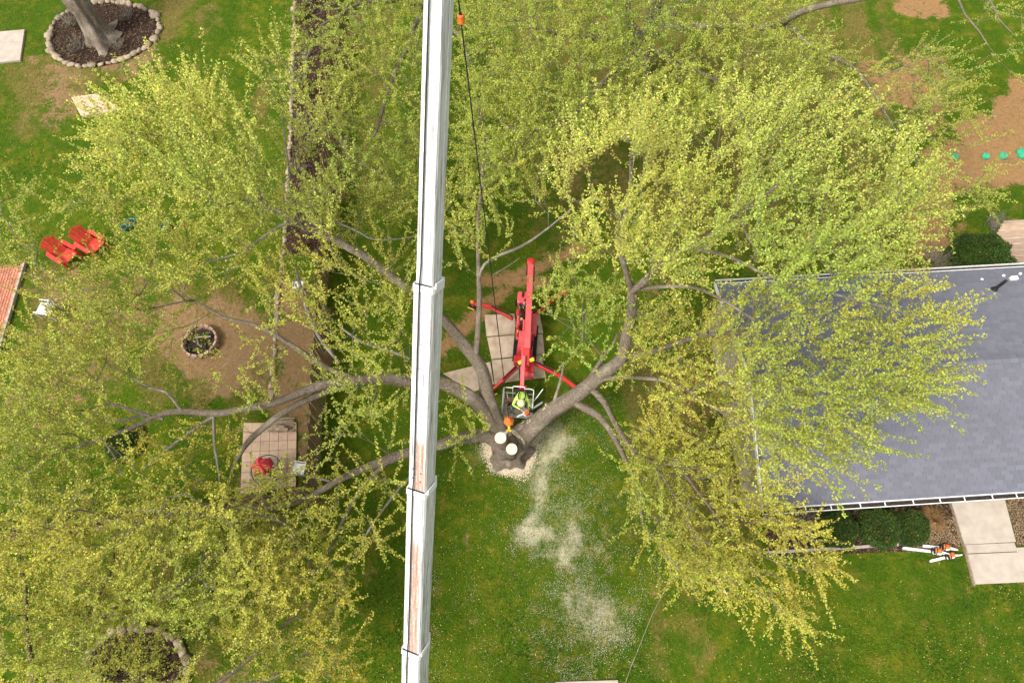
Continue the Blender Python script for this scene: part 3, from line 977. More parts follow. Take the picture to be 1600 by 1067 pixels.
def tube_np(P, rad, n, seed=0, rough=0.0, lobes=0.0):
    """tube along P (m,3) -> verts, quads"""
    m = len(P)
    D = np.gradient(P, axis=0)
    D /= np.maximum(np.linalg.norm(D, axis=1, keepdims=True), 1e-9)
    x = np.array([0.31, 0.77, 0.55]); x -= D[0] * (x @ D[0])
    if np.linalg.norm(x) < .05: x = np.array([1., 0, 0]) - D[0] * D[0][0]
    X = np.zeros_like(P)
    for i in range(m):
        x = x - D[i] * (x @ D[i]); x = x / np.linalg.norm(x); X[i] = x
    Y = np.cross(D, X)
    t = np.arange(n) * 2 * math.pi / n
    rr = rad[:, None] * np.ones((1, n))
    if rough > 0:
        q = np.stack([np.repeat(np.arange(m), n) * .33, np.tile(np.cos(t) * 1.5, m) + 7, np.tile(np.sin(t) * 1.5, m) + 3], 1)
        rr = rr * (1 + rough * 2 * (vnoise(q, seed + 5) - .5).reshape(m, n) + rough * .8 * (vnoise(q * 3.1, seed + 6) - .5).reshape(m, n))
    if lobes > 0:
        fade = np.clip(rad / rad[-1] / 3, .15, 1)[:, None]
        rr = rr * (1 + lobes * fade * (np.sin(5 * t + 1) + .5 * np.sin(8 * t + 2) + .35 * np.sin(19 * t))[None, :])
    V = P[:, None, :] + rr[:, :, None] * (np.cos(t)[None, :, None] * X[:, None, :] + np.sin(t)[None, :, None] * Y[:, None, :])
    i = np.arange(m * n).reshape(m, n)
    a, b = i[:-1], i[1:]
    F = np.stack([a, np.roll(a, -1, 1), np.roll(b, -1, 1), b], -1).reshape(-1, 4)
    return V.reshape(-1, 3), F

class Pool:
    def __init__(s): s.V = []; s.F = []; s.C = []; s.n = 0
    def add(s, V, F, C=None):
        s.V.append(V); s.F.append(F + s.n); s.n += len(V)
        if C is not None: s.C.append(C)
    def build(s, name, mat, parent, smooth=False):
        if not s.V: return None
        return np_mesh(name, np.vstack(s.V), np.vstack(s.F), mat, parent, smooth, np.vstack(s.C) if s.C else None)

LIME = np.array([0.54, 0.59, 0.115]); OLIVE = np.array([0.465, 0.445, 0.052]); GREEN = np.array([0.325, 0.395, 0.040]); RUST = np.array([0.42, 0.22, 0.04])

def leaves_at(C, axis, size, tint, per=4, spread=0.05):
    """leaf quads round centres C (N,3)"""
    n = len(C) * per
    c = np.repeat(C, per, 0); ax = np.repeat(axis, per, 0); tn = np.repeat(tint, per, 0)
    d = RNG.normal(size=(n, 3)); d[:, 2] += .35; d += ax * .5
    d /= np.linalg.norm(d, axis=1, keepdims=True)
    s = RNG.normal(size=(n, 3)); s[:, 2] *= .45
    s -= d * (s * d).sum(1, keepdims=True); s /= np.linalg.norm(s, axis=1, keepdims=True)
    nm = np.cross(d, s)
    L = size * RNG.uniform(.65, 1.3, (n, 1))
    b = c + d * spread * RNG.random((n, 1))
    tip = b + d * L
    mid = b + d * L * .48
    w = s * L * .42
    cup = nm * L * .10
    V = np.stack([b, mid + w + cup, tip, mid - w + cup], 1).reshape(-1, 3)
    F = np.arange(n * 4).reshape(-1, 4)
    k = RNG.uniform(.72, 1.25, (n, 1))
    col = tn * k
    ru = RNG.random(n) < .025
    col[ru] = RUST * k[ru]
    col = np.clip(col * (1 + RNG.normal(0, .06, (n, 3))), .005, .8)
    return V, F, np.repeat(col, 4, 0)

class Tree:
    def __init__(s, name, label, base, group=None, bark=None):
        s.root = empty(name, (base[0], base[1], 0), label, 'tree', group)
        s.bark = bark or M_BARK
        s.pos = np.zeros((0, 3)); s.par = []; s.len = np.zeros(0); s.fix = []
        s.shoots = []
        s.seed = len(name) + int(abs(base[0]) * 10)
    def _append(s, P, parent, fixed):
        i0 = len(s.pos)
        L = []; par = parent; last = s.pos[parent] if parent >= 0 else P[0]; l = s.len[parent] if parent >= 0 else 0.0
        for k, p in enumerate(P):
            l = l + np.linalg.norm(p - last); last = p; L.append(l)
            s.par.append(par); par = i0 + k; s.fix.append(fixed)
        s.pos = np.vstack([s.pos, P]); s.len = np.concatenate([s.len, L])
    def limb(s, name, pts, n=12, world=False, mat=None, rough=.10, wig=.06, lobes=0.0):
        P = np.array([list(p) if world else [*at(p[0], p[1], p[2]), p[3]] for p in pts])
        Q = catmull(P, .28)
        s.seed += 1
        m = len(Q)
        idx = np.arange(m)[:, None] * .22
        wv = np.concatenate([vnoise(np.hstack([idx, idx * 0 + s.seed + 17 * a]), a + 3)[:, None] - .5 for a in range(3)], 1)
        fade = np.minimum(1, np.minimum(np.arange(m), np.arange(m)[::-1]) / 3.)[:, None]
        Q[:, :3] += wv * wig * 4 * fade * np.clip(Q[:, 3:4] * 6, .4, 1.2)
        par = -1
        if len(s.pos): par = int(np.argmin(np.linalg.norm(s.pos - Q[0, :3], axis=1)))
        s._append(Q[:, :3], par, True)
        rad = Q[:, 3].copy()
        V, F = tube_np(Q[:, :3], rad, n, s.seed, rough, lobes)
        # closing cap fans are quads collapsed on the end points
        e0 = len(V)
        V = np.vstack([V, Q[:1, :3], Q[-1:, :3]])
        t = np.arange(0, n, 1)
        c0 = np.stack([np.full(n, e0), (t + 1) % n, t, np.full(n, e0)], 1)[:, :3]
        o = np_mesh(name, V, F, mat or s.bark, s.root, True)
        return o
    def grow(s, A, alpha=.28, step=.45):
        """greedy shortest-path growth from the limbs to the attractor points"""
        A = np.asarray(A)
        D = np.full(len(A), 1e9); J = np.zeros(len(A), int)
        def upd(i0):
            for k in range(i0, len(s.pos)):
                dd = np.sqrt(((A - s.pos[k]) ** 2).sum(1))
                c = dd + alpha * s.len[k]
                b = c < D
                D[b] = c[b]; J[b] = k
        upd(0)
        alive = np.ones(len(A), bool)
        tips = np.full(len(A), -1)
        for _ in range(len(A)):
            c = np.where(alive, D, 1e9)
            i = int(np.argmin(c)); alive[i] = False
            a, b = s.pos[J[i]], A[i]
            d = np.linalg.norm(b - a)
            m = max(1, int(d / step))
            t = np.linspace(0, 1, m + 1)[1:, None]
            # leave along the parent's direction, then bend to the target
            g = a - s.pos[s.par[J[i]]] if s.par[J[i]] >= 0 else np.array([0, 0, 1.])
            g = g / max(np.linalg.norm(g), 1e-6)
            P = a + (b - a) * t + (g * d * .22) * (t * (1 - t) * 2.0) + RNG.normal(0, .045 * min(d, 1.5), (m, 3)) * np.sin(np.pi * np.minimum(t, .97))
            i0 = len(s.pos)
            s._append(P, int(J[i]), False)
            tips[i] = len(s.pos) - 1
            upd(i0)
        s.tips = tips
    def branches(s, tip_r=.0085, expo=.46, mat=None):
        n = len(s.pos)
        cnt = np.zeros(n); has = np.zeros(n, bool)
        for i in range(n - 1, -1, -1):
            if cnt[i] == 0: cnt[i] = 1
            p = s.par[i]
            if p >= 0: cnt[p] += cnt[i] if cnt[i] > 0 else 1
        # branches() counts tips below each node
        leafc = np.zeros(n)
        child = [[] for _ in range(n)]
        for i in range(n):
            if s.par[i] >= 0: child[s.par[i]].append(i)
        for i in range(n - 1, -1, -1):
            leafc[i] = max(1, sum(leafc[c] for c in child[i]))
        rad = tip_r * leafc ** expo
        pool = Pool()
        for i in range(n):
            if s.fix[i]: continue
            p = s.par[i]
            if p >= 0 and not s.fix[p]:
                best = max(child[p], key=lambda c: leafc[c])
                if best == i: continue
            path = [p] if p >= 0 else []
            k = i
            r_ = [min(rad[i] * 1.15, .12)] if p >= 0 else []
            while True:
                path.append(k); r_.append(rad[k])
                nx = [c for c in child[k] if not s.fix[c]]
                if not nx: break
                k = max(nx, key=lambda c: leafc[c])
            if len(path) < 2: continue
            r_[-1] *= .6
            V, F = tube_np(s.pos[path], np.array(r_), 5 if max(r_) > .025 else 4)
            pool.add(V, F)
        o = pool.build('branches', mat or M_TWIG, s.root, True)
        if o: tag(o, kind='stuff')
    def foliage(s, A, tints, ups, outs, size=.056, per=6, shoots=3, length=(.6, 1.5), gap=.085, twig_mat=None):
        C, AX, TN = [], [], []
        tw = Pool()
        n = len(A)
        ctr = s.pos[0]
        for i in range(n):
            k = s.tips[i]
            p1 = s.pos[k]; p0 = s.pos[s.par[k]] if s.par[k] >= 0 else p1 - [0, 0, .3]
            g = p1 - p0; g /= max(np.linalg.norm(g), 1e-6)
            rad = p1 - ctr; rad[2] = 0; rad /= max(np.linalg.norm(rad), 1e-6)
            for j in range(shoots):
                d = g * .6 + rad * outs[i] * .75 + RNG.normal(0, .42, 3); d[2] += ups[i]
                d /= np.linalg.norm(d)
                L = RNG.uniform(*length)
                b = p1 if j == 0 else p0 + (p1 - p0) * RNG.uniform(.1, .9)
                m = 3
                t = np.linspace(0, 1, m)[:, None]
                curl = RNG.normal(0, .12, 3) + np.array([0, 0, .14 * np.sign(ups[i] + .05)])
                P = b + d * L * t + curl * L * t ** 2
                V, F = tube_np(P, np.linspace(.0065, .003, m), 3)
                tw.add(V, F)
                q = max(3, int(L / gap))
                tt = (np.arange(q) + RNG.random(q) * .6) / q * .95 + .05
                ci = b + d * L * tt[:, None] + curl * L * tt[:, None] ** 2
                C.append(ci); AX.append(np.repeat(d[None], q, 0))
                TN.append(np.repeat(tints[i][None], q, 0) * RNG.uniform(.88, 1.12))
        tag(tw.build('twigs', twig_mat or M_TWIG, s.root), kind='stuff')
        V, F, K = leaves_at(np.vstack(C), np.vstack(AX), size, np.vstack(TN), per)
        tag(np_mesh('crown', V, F, M_LEAF, s.root, False, K), kind='stuff')
        print('LEAVES', s.root.name, len(F), 'attr', len(A))
        return len(F)

DENS = 1.9
def region(poly, dens, zlo, zhi, tint, up=.45, out=.35, clump=.5, seed=1, holes=()):
    """attractor points for one part of a crown: outline, points per 1000 px, height range"""
    P = np.array(poly, float)
    x0, y0 = P.min(0); x1, y1 = P.max(0)
    sd = RNG
    area = (x1 - x0) * (y1 - y0)
    n = int(area / 1000 * dens * DENS * (1 + clump))
    q = np.stack([sd.uniform(x0, x1, n), sd.uniform(y0, y1, n)], 1)
    k = in_poly(q, poly)
    for hx, hy, hr in holes:
        k &= np.hypot(q[:, 0] - hx, q[:, 1] - hy) > hr * sd.uniform(.75, 1.1, n)
    q = q[k]
    z = sd.uniform(zlo, zhi, len(q))
    W = at_arr(q[:, 0], q[:, 1], z)
    nz = vnoise(W * [.55, .55, .8] + 31, seed) * .65 + vnoise(W * 1.3 + 11, seed + 1) * .35
    keep = sd.random(len(q)) < np.clip(.5 + (nz - .5) * 3.2 * clump + .5 * (1 - clump), .03, 1)
    W = W[keep]
    m = len(W)
    tn = np.clip(tint * (1 + (vnoise(W * .45, seed + 7) - .5)[:, None] * np.array([.6, .32, .5])), .01, .8)
    return [W, tn, np.full(m, up), np.full(m, out)]

def merge(rs):
    return [np.concatenate([r[i] for r in rs]) for i in range(4)]

def mixt(a, b, t): return a * (1 - t) + b * t

def main_tree():
    B = at(797, 706)
    T = Tree('maple_tree', 'huge many limbed maple being cut, two pale sawn stubs at its base', B)
    b = B
    # trunk: flared base with root lobes
    n = 72
    prof = [(z, r_ * .80) for z, r_ in ((.02, 1.04), (.08, .95), (.16, .89), (.28, .83), (.45, .78), (.65, .75), (.85, .73), (1.05, .71), (1.22, .68), (1.36, .60), (1.45, .48), (1.52, .36), (1.56, .2), (1.58, .04))]
    V, F = [], []
    for z, r_ in prof:
        for k in range(n):
            t = 2 * math.pi * k / n
            lob = 1 + (.13 * math.sin(5 * t + .6) + .07 * math.sin(3 * t + 2) + .05 * math.sin(11 * t)) * max(.35, 1 - z / 1.6)
            lob *= 1 + .24 * (vnoise(np.array([[math.cos(t) * 3.2 + 9, math.sin(t) * 3.2 + 9, z * 2.2]]), 77)[0] - .5) + .14 * (vnoise(np.array([[math.cos(t) * 9 + 12, math.sin(t) * 9 + 12, z * 3.5]]), 79)[0] - .5)
            V.append((b[0] + r_ * 1.02 * lob * math.cos(t), b[1] + r_ * .88 * lob * math.sin(t), (z - .06 if z < .03 else z) + .16 * (z > 1.2) * (vnoise(np.array([[math.cos(t) * r_ * 4 + 9, math.sin(t) * r_ * 4 + 9]]), 78)[0] - .5)))
    for j in range(len(prof) - 1):
        for k in range(n):
            F.append((j * n + k, j * n + (k + 1) % n, (j + 1) * n + (k + 1) % n, (j + 1) * n + k))
    np_mesh('trunk', V, F, M_BARK, T.root, True)
    T._append(np.array([[b[0], b[1], 0], [b[0], b[1], .8]]), -1, True)
    # two sawn stubs
    for px, py, z, r_ in ((782, 684, 2.35, .20), (799.5, 701.5, 2.0, .195)):
        top = at(px, py, z)
        low = np.array([b[0] + (top[0] - b[0]) * .55, b[1] + (top[1] - b[1]) * .55, .9])
        m = MB()
        pts = [low + (top - low) * t for t in (0, .3, .6, .9, 1)]
        m.tube(pts, [r_ * 1.55, r_ * 1.25, r_ * 1.08, r_ * 1.03, r_ * 1.02], 20)
        st = m.build('sawn_stub', M_BARK, T.root, True)
        c = MB(); c.lathe(top, [(r_ * .98, -.01), (r_ * .99, .008), (r_ * .3, .011)], 24, M=Vector((top - low)).to_track_quat('Z', 'Y').to_matrix())
        c.build('cut_face', M_CUT, st)
    lim = [
        # right main limb and its forks
        [(808, 690, .9, .42), (828, 664, 1.6, .34), (850, 645, 2.2, .30), (880, 627, 2.9, .275), (915, 605, 3.5, .25), (948, 586, 4.1, .23), (968, 562, 4.8, .20), (976, 520, 5.6, .165), (984, 470, 6.4, .15), (988, 445, 6.9, .135)],
        [(986, 455, 6.8, .12), (1012, 436, 7.4, .11), (1040, 408, 8.0, .10), (1075, 388, 8.6, .085), (1110, 366, 9.2, .07), (1160, 330, 10, .055), (1215, 290, 10.8, .04)],
        [(986, 450, 6.9, .10), (978, 425, 7.6, .085), (965, 380, 8.5, .07), (985, 310, 9.6, .055), (985, 250, 10.6, .04)],
        [(985, 452, 6.8, .07), (1030, 450, 7.2, .06), (1085, 452, 7.6, .05), (1128, 470, 7.8, .04), (1180, 500, 8, .032)],
        [(955, 575, 4.4, .12), (985, 556, 4.8, .11), (1022, 545, 5.3, .095), (1070, 530, 5.8, .075), (1140, 520, 6.4, .06), (1230, 530, 7.0, .045), (1340, 540, 7.5, .03)],
        [(912, 606, 3.4, .10), (935, 572, 4.0, .07), (958, 540, 4.6, .05), (965, 520, 5.0, .035)],
        [(862, 640, 2.4, .07), (872, 605, 2.9, .05), (880, 570, 3.3, .035), (872, 565, 3.4, .02)],
        [(900, 630, 3.0, .13), (935, 652, 3.15, .11), (955, 680, 3.2, .095), (972, 706, 3.2, .085), (988, 735, 3.1, .07), (1000, 775, 3.0, .05), (1005, 820, 2.9, .035)],
        [(922, 606, 3.5, .12), (945, 630, 3.6, .105), (960, 662, 3.6, .095), (978, 690, 3.6, .085), (1000, 715, 3.6, .075), (1035, 722, 3.7, .06), (1062, 732, 3.8, .05), (1085, 760, 3.8, .04), (1130, 820, 3.8, .03)],
        [(1060, 732, 3.8, .04), (1080, 730, 3.9, .035), (1100, 732, 4.0, .025)],
        [(1080, 388, 8.6, .06), (1130, 400, 8.8, .05), (1200, 430, 9, .045), (1290, 455, 9, .038), (1380, 480, 9, .028), (1450, 500, 9, .02)],
        [(940, 592, 4.0, .085), (985, 590, 4.4, .07), (1050, 600, 4.9, .055), (1120, 640, 5.4, .042), (1220, 690, 5.8, .03)],
        # upper left limb
        [(790, 690, .9, .36), (778, 655, 1.6, .29), (764, 615, 2.2, .255), (748, 572, 2.9, .23), (726, 540, 3.4, .20), (700, 508, 4.0, .175), (676, 484, 4.4, .16), (648, 457, 4.9, .15), (618, 433, 5.3, .135), (572, 402, 5.8, .125), (520, 376, 6.3, .115), (470, 352, 6.9, .10), (428, 326, 7.5, .085), (378, 290, 8.3, .07), (320, 250, 9.2, .05), (270, 215, 10, .035)],
        [(741, 560, 3.0, .12), (745, 535, 3.4, .105), (748, 500, 3.9, .095), (750, 450, 4.6, .085), (749, 400, 5.2, .075), (747, 350, 5.8, .065), (752, 280, 6.5, .055), (757, 210, 7.2, .04)],
        [(749, 432, 4.9, .06), (757, 412, 5.1, .056), (778, 398, 5.4, .052), (815, 384, 5.7, .046), (848, 364, 6.0, .038), (895, 325, 6.6, .026)],
        [(770, 430, 3.4, .03), (795, 415, 3.6, .025), (812, 403, 3.8, .012)],
        [(470, 350, 6.9, .06), (440, 352, 7.0, .05), (410, 370, 7.1, .04), (370, 395, 7.2, .03), (320, 410, 7.3, .02)],
        [(520, 345, 6.6, .035), (560, 362, 6.5, .032), (585, 373, 6.4, .03), (640, 370, 6.2, .03), (676, 360, 6.0, .025)],
        [(470, 352, 7.0, .05), (455, 310, 7.7, .04), (450, 250, 8.6, .03), (440, 180, 9.5, .02)],
        # left main limb
        [(784, 692, .9, .38), (766, 660, 1.6, .28), (742, 630, 2.3, .245), (712, 613, 2.7, .22), (680, 602, 3.0, .205), (640, 596, 3.4, .195), (590, 590, 3.8, .185), (545, 592, 4.1, .17), (500, 604, 4.4, .15), (455, 620, 4.7, .13), (405, 634, 5.0, .115), (345, 648, 5.2, .105), (305, 644, 5.3, .095), (268, 642, 5.4, .085), (238, 652, 5.5, .07), (205, 668, 5.6, .06), (160, 684, 5.8, .048), (110, 702, 6.0, .035), (60, 715, 6.2, .022)],
        [(545, 600, 3.9, .13), (510, 612, 4.0, .125), (475, 624, 4.1, .115), (445, 642, 4.1, .105), (415, 668, 4.1, .10), (380, 702, 4.1, .085), (362, 735, 4.1, .06), (350, 790, 4.2, .04)],
        [(545, 588, 4.0, .10), (510, 576, 4.2, .095), (475, 556, 4.4, .09), (440, 530, 4.6, .08), (405, 510, 4.8, .07), (350, 495, 5.0, .055), (318, 476, 5.2, .042), (282, 460, 5.4, .03), (230, 440, 5.6, .02)],
        [(530, 568, 4.0, .06), (505, 535, 4.4, .055), (485, 495, 4.9, .07), (472, 455, 5.3, .06), (462, 420, 5.6, .04)],
        [(640, 560, 3.6, .05), (600, 545, 3.9, .05), (560, 530, 4.2, .045), (530, 510, 4.4, .035)],
        [(337, 648, 5.2, .055), (300, 672, 5.1, .05), (262, 700, 5.0, .045), (222, 735, 4.9, .03)],
        [(333, 648, 5.2, .045), (335, 690, 5.1, .04), (341, 720, 5.0, .035), (344, 760, 4.9, .02)],
        [(235, 650, 5.5, .055), (205, 640, 5.7, .05), (172, 632, 5.9, .038), (130, 640, 6.1, .022)],
        [(282, 640, 5.4, .045), (258, 612, 5.6, .038), (235, 605, 5.7, .038), (205, 588, 5.9, .025)],
        [(255, 655, 5.4, .045), (225, 648, 5.5, .045), (190, 655, 5.6, .04), (160, 655, 5.8, .03)],
        [(160, 686, 5.8, .035), (180, 715, 5.6, .03), (190, 745, 5.4, .02)],
        # lower left limb
        [(790, 700, .9, .34), (765, 684, 1.5, .24), (720, 688, 2.0, .195), (680, 698, 2.3, .175), (640, 708, 2.6, .16), (605, 720, 2.8, .145), (560, 736, 3.0, .12), (520, 752, 3.2, .105), (485, 772, 3.4, .09), (445, 790, 3.6, .07), (395, 804, 3.8, .05), (340, 830, 4.0, .03)],
        [(605, 722, 2.8, .08), (580, 745, 3.0, .075), (555, 780, 3.2, .065), (535, 815, 3.3, .055), (512, 865, 3.4, .04), (490, 900, 3.4, .03)],
        [(660, 728, 2.5, .04), (632, 755, 2.8, .045), (605, 790, 3.0, .04), (578, 830, 3.2, .035), (552, 875, 3.3, .025)],
        [(400, 800, 3.7, .045), (432, 812, 3.6, .045), (455, 830, 3.5, .04), (475, 860, 3.4, .03), (490, 895, 3.3, .03)],
        [(515, 752, 3.2, .04), (490, 745, 3.2, .035), (462, 742, 3.2, .02)],
    ]
    for k, L in enumerate(lim):
        T.limb('limb' if L[0][3] > .2 else 'branch', L, n=22 if L[0][3] > .2 else 9, rough=.19 if L[0][3] > .1 else .07, mat=M_TWIG if L[0][3] < .065 else None)
    L1 = mixt(LIME, OLIVE, .15); L2 = mixt(LIME, OLIVE, .5); L3 = mixt(LIME, OLIVE, .85)
    rs = [
        region([(165, 210), (215, 150), (255, 130), (300, 132), (345, 150), (390, 190), (410, 240), (435, 300), (420, 330), (330, 325), (230, 300), (175, 270)], 2.2, 8.5, 11, L1 * 1.05, .5, .55, .35, 2),
        region([(0, 285), (130, 290), (330, 330), (445, 330), (445, 420), (330, 445), (280, 450), (200, 430), (60, 420), (0, 400)], 1.3, 5.5, 8.5, L2, .4, .4, .45, 3, holes=((103, 395, 46), (146, 382, 46), (207, 352, 24), (262, 355, 24), (60, 330, 30))),
        region([(0, 400), (60, 425), (240, 460), (250, 560), (215, 620), (0, 650)], 1.15, 4.5, 7.5, L2, .4, .4, .55, 4, holes=((20, 460, 52), (92, 487, 38), (215, 520, 30))),
        region([(0, 640), (170, 640), (200, 690), (230, 760), (340, 770), (380, 800), (380, 860), (200, 880), (0, 860)], 1.2, 4.5, 7.5, mixt(L2, L3, .5), .35, .4, .6, 5, holes=((205, 690, 30), (330, 700, 60))),
        region([(250, 470), (430, 440), (430, 640), (260, 640)], .30, 4.5, 6, L2, .2, .2, .6, 6, holes=((315, 535, 30),)),
        region([(180, 650), (370, 660), (380, 770), (230, 770)], .45, 4, 6, L3, .3, .3, .6, 7),
        region([(395, 120), (440, 60), (480, 150), (540, 180), (560, 280), (520, 380), (440, 340), (440, 200)], 1.0, 6.5, 9, L1, .5, .4, .55, 8),
        region([(450, 340), (645, 300), (645, 500), (600, 560), (500, 560), (400, 460)], .95, 4.5, 7, L2, .4, .3, .6, 9),
        region([(505, 560), (645, 520), (640, 760), (505, 760)], .75, 3.0, 5, mixt(L2, LIME, .3), .15, .2, .7, 10),
        region([(370, 740), (640, 745), (625, 830), (660, 880), (560, 870), (540, 950), (480, 980), (440, 900), (370, 860)], .95, 3.0, 5.0, mixt(L2, L3, .5), -.1, .3, .75, 11),
        region([(690, 300), (860, 220), (880, 330), (800, 400), (690, 430)], .50, 5, 7.5, mixt(L2, L1, .4), .3, .3, .7, 12),
        region([(690, 610), (790, 640), (760, 700), (690, 700)], .35, 2.0, 3.0, L2, .3, .1, .7, 13),
        region([(870, 270), (900, 230), (970, 180), (1060, 190), (1150, 165), (1260, 155), (1340, 175), (1400, 220), (1440, 280), (1435, 370), (1390, 415), (1300, 450), (1130, 475), (1000, 440), (920, 400), (875, 330)], 1.55, 7.5, 11.5, L1 * 1.05, .6, .4, .72, 14, holes=((960, 280, 46), (1020, 325, 34), (1085, 245, 36), (930, 350, 30), (1130, 425, 40), (1240, 340, 34), (1320, 250, 30))),
        region([(845, 420), (985, 440), (965, 560), (900, 570), (860, 540)], .8, 4.5, 7, mixt(LIME, GREEN, .35), .4, .2, .6, 15),
        region([(1130, 460), (1300, 450), (1420, 450), (1475, 470), (1490, 500), (1460, 535), (1490, 575), (1440, 620), (1360, 660), (1340, 720), (1290, 750), (1230, 765), (1190, 765), (1150, 620)], 1.4, 6.0, 9, mixt(L1, OLIVE, .3), .25, .6, .6, 16),
        region([(990, 470), (1130, 480), (1160, 620), (1000, 640), (980, 560)], 1.5, 4.5, 7, L2, .3, .3, .5, 17),
        region([(1000, 630), (1150, 600), (1190, 780), (1280, 815), (1285, 900), (1265, 990), (1190, 950), (1060, 915), (1015, 850), (975, 760), (968, 690)], 1.5, 2.6, 6, mixt(L2, L3, .7), -.25, .3, .6, 18),
        region([(690, 735), (790, 745), (780, 850), (700, 860)], .16, .6, 1.4, mixt(LIME, GREEN, .5), -.1, .2, .8, 19),
    ]
    W, tn, up, ou = merge(rs)
    T.grow(W)
    T.branches()
    T.foliage(W, tn, up, ou)
    return len(W)
NM = main_tree()

def side_tree(name, label, base_px, trunk, limbs, regions, bark=None, **kw):
    B = at(*base_px)
    T = Tree(name, label, B, 'neighbouring maple trees', bark)
    T.limb('trunk', [[B[0] + q[0], B[1] + q[1], q[2], q[3]] for q in trunk], n=44, world=True, rough=.22, wig=.02, lobes=.16)
    for L in limbs:
        T.limb('limb', L, n=10, rough=.1)
    W, tn, up, ou = merge(regions)
    T.grow(W); T.branches(); T.foliage(W, tn, up, ou, **kw)
    return T
G1 = mixt(GREEN, LIME, .45); G2 = mixt(GREEN, OLIVE, .4)
side_tree('maple_tree', 'green leafed tree behind the lift, its crown spreading over the reddish bare soil', (1000, 110),
    [(0, 0, -.05, .52), (0, 0, .25, .40), (.02, .05, 1.5, .34), (.05, .1, 3.0, .29), (.1, .1, 4.2, .22), (.1, .1, 5.0, .12)],
    [[(1006, 62, 2.6, .22), (1028, 52, 3.3, .19), (1060, 18, 4.6, .16), (1090, -15, 5.6, .12), (1120, -60, 6.6, .07)],
     [(1000, 60, 3.0, .2), (985, 32, 4.0, .17), (978, 0, 5.2, .13), (975, -40, 6.4, .07)],
     [(1012, 50, 3.3, .16), (1110, 42, 4.6, .14), (1190, 40, 5.4, .13), (1250, 22, 6.2, .12), (1300, 8, 6.6, .11), (1355, -2, 7.0, .10), (1450, -25, 7.6, .06)],
     [(1190, 40, 5.4, .10), (1230, 40, 5.6, .09), (1262, 68, 5.7, .085), (1292, 86, 5.7, .075), (1330, 105, 5.6, .055), (1368, 148, 5.4, .045), (1395, 192, 5.2, .035), (1440, 260, 5.0, .02)],
     [(1005, 75, 2.8, .14), (950, 120, 4.2, .11), (905, 175, 4.8, .10), (860, 195, 5.2, .085), (815, 205, 5.5, .06), (780, 190, 5.8, .03)],
     [(1005, 70, 2.9, .12), (930, 60, 4.8, .09), (860, 50, 6, .06), (800, 30, 7, .03)],
     [(1010, 72, 2.9, .11), (1080, 105, 4.6, .085), (1150, 140, 5.6, .06), (1220, 160, 6, .04)],
     [(1450, -25, 7.4, .05), (1490, -12, 6.9, .042), (1508, 25, 6.5, .036), (1530, 50, 6.2, .03), (1545, 72, 6, .016)],
     [(1450, -26, 7.4, .05), (1520, -30, 6.9, .042), (1548, 5, 6.5, .036), (1562, 32, 6.2, .03), (1582, 52, 6, .016)]],
    [region([(740, -30), (1260, -30), (1290, 90), (1330, 140), (1250, 175), (1100, 200), (900, 230), (840, 225), (790, 290), (730, 240)], 2.7, 4.0, 8.0, G1, .45, .3, .5, 31),
     region([(1240, 40), (1330, 110), (1420, 90), (1440, 60), (1480, 90), (1520, 200), (1560, 310), (1500, 350), (1420, 330), (1340, 220)], 1.1, 3.8, 6.0, mixt(G2, LIME, .45), .3, .4, .6, 32),
     region([(1510, -20), (1620, -20), (1620, 120), (1560, 125), (1530, 60)], .8, 4.5, 7, G1, .3, .4, .6, 33)], size=.052)
side_tree('maple_tree', 'green tree behind the white crane boom, its crown reaching over the fence top', (672, 60),
    [(0, 0, -.05, .40), (0, 0, .25, .30), (.02, .05, 1.5, .25), (.05, .1, 3.2, .2), (.1, .1, 4.5, .12)],
    [[(668, 15, 2.6, .14), (640, 60, 4.2, .11), (610, 130, 5, .08), (590, 200, 5.4, .05), (560, 240, 5.6, .03)],
     [(668, 15, 2.8, .12), (620, 0, 4.6, .09), (560, 10, 6, .06), (500, 40, 6.5, .03)],
     [(672, 15, 2.8, .12), (720, 60, 4.4, .08), (740, 140, 5.2, .06), (760, 220, 5.6, .03)],
     [(525, 190, 5.0, .06), (545, 240, 4.6, .075), (575, 262, 4.4, .065), (622, 278, 4.2, .045), (650, 300, 4.1, .03)]],
    [region([(515, -25), (662, -25), (662, 330), (565, 330), (530, 200)], 2.4, 4.0, 7, G1, .4, .3, .5, 41),
     region([(700, -25), (760, -25), (850, 180), (850, 300), (700, 400)], 1.5, 3.5, 6.5, G1, .4, .3, .55, 42),
     region([(462, -25), (520, -25), (540, 120), (470, 150), (455, 60)], 1.1, 4.0, 6.5, G1, .4, .3, .6, 43)], size=.052)
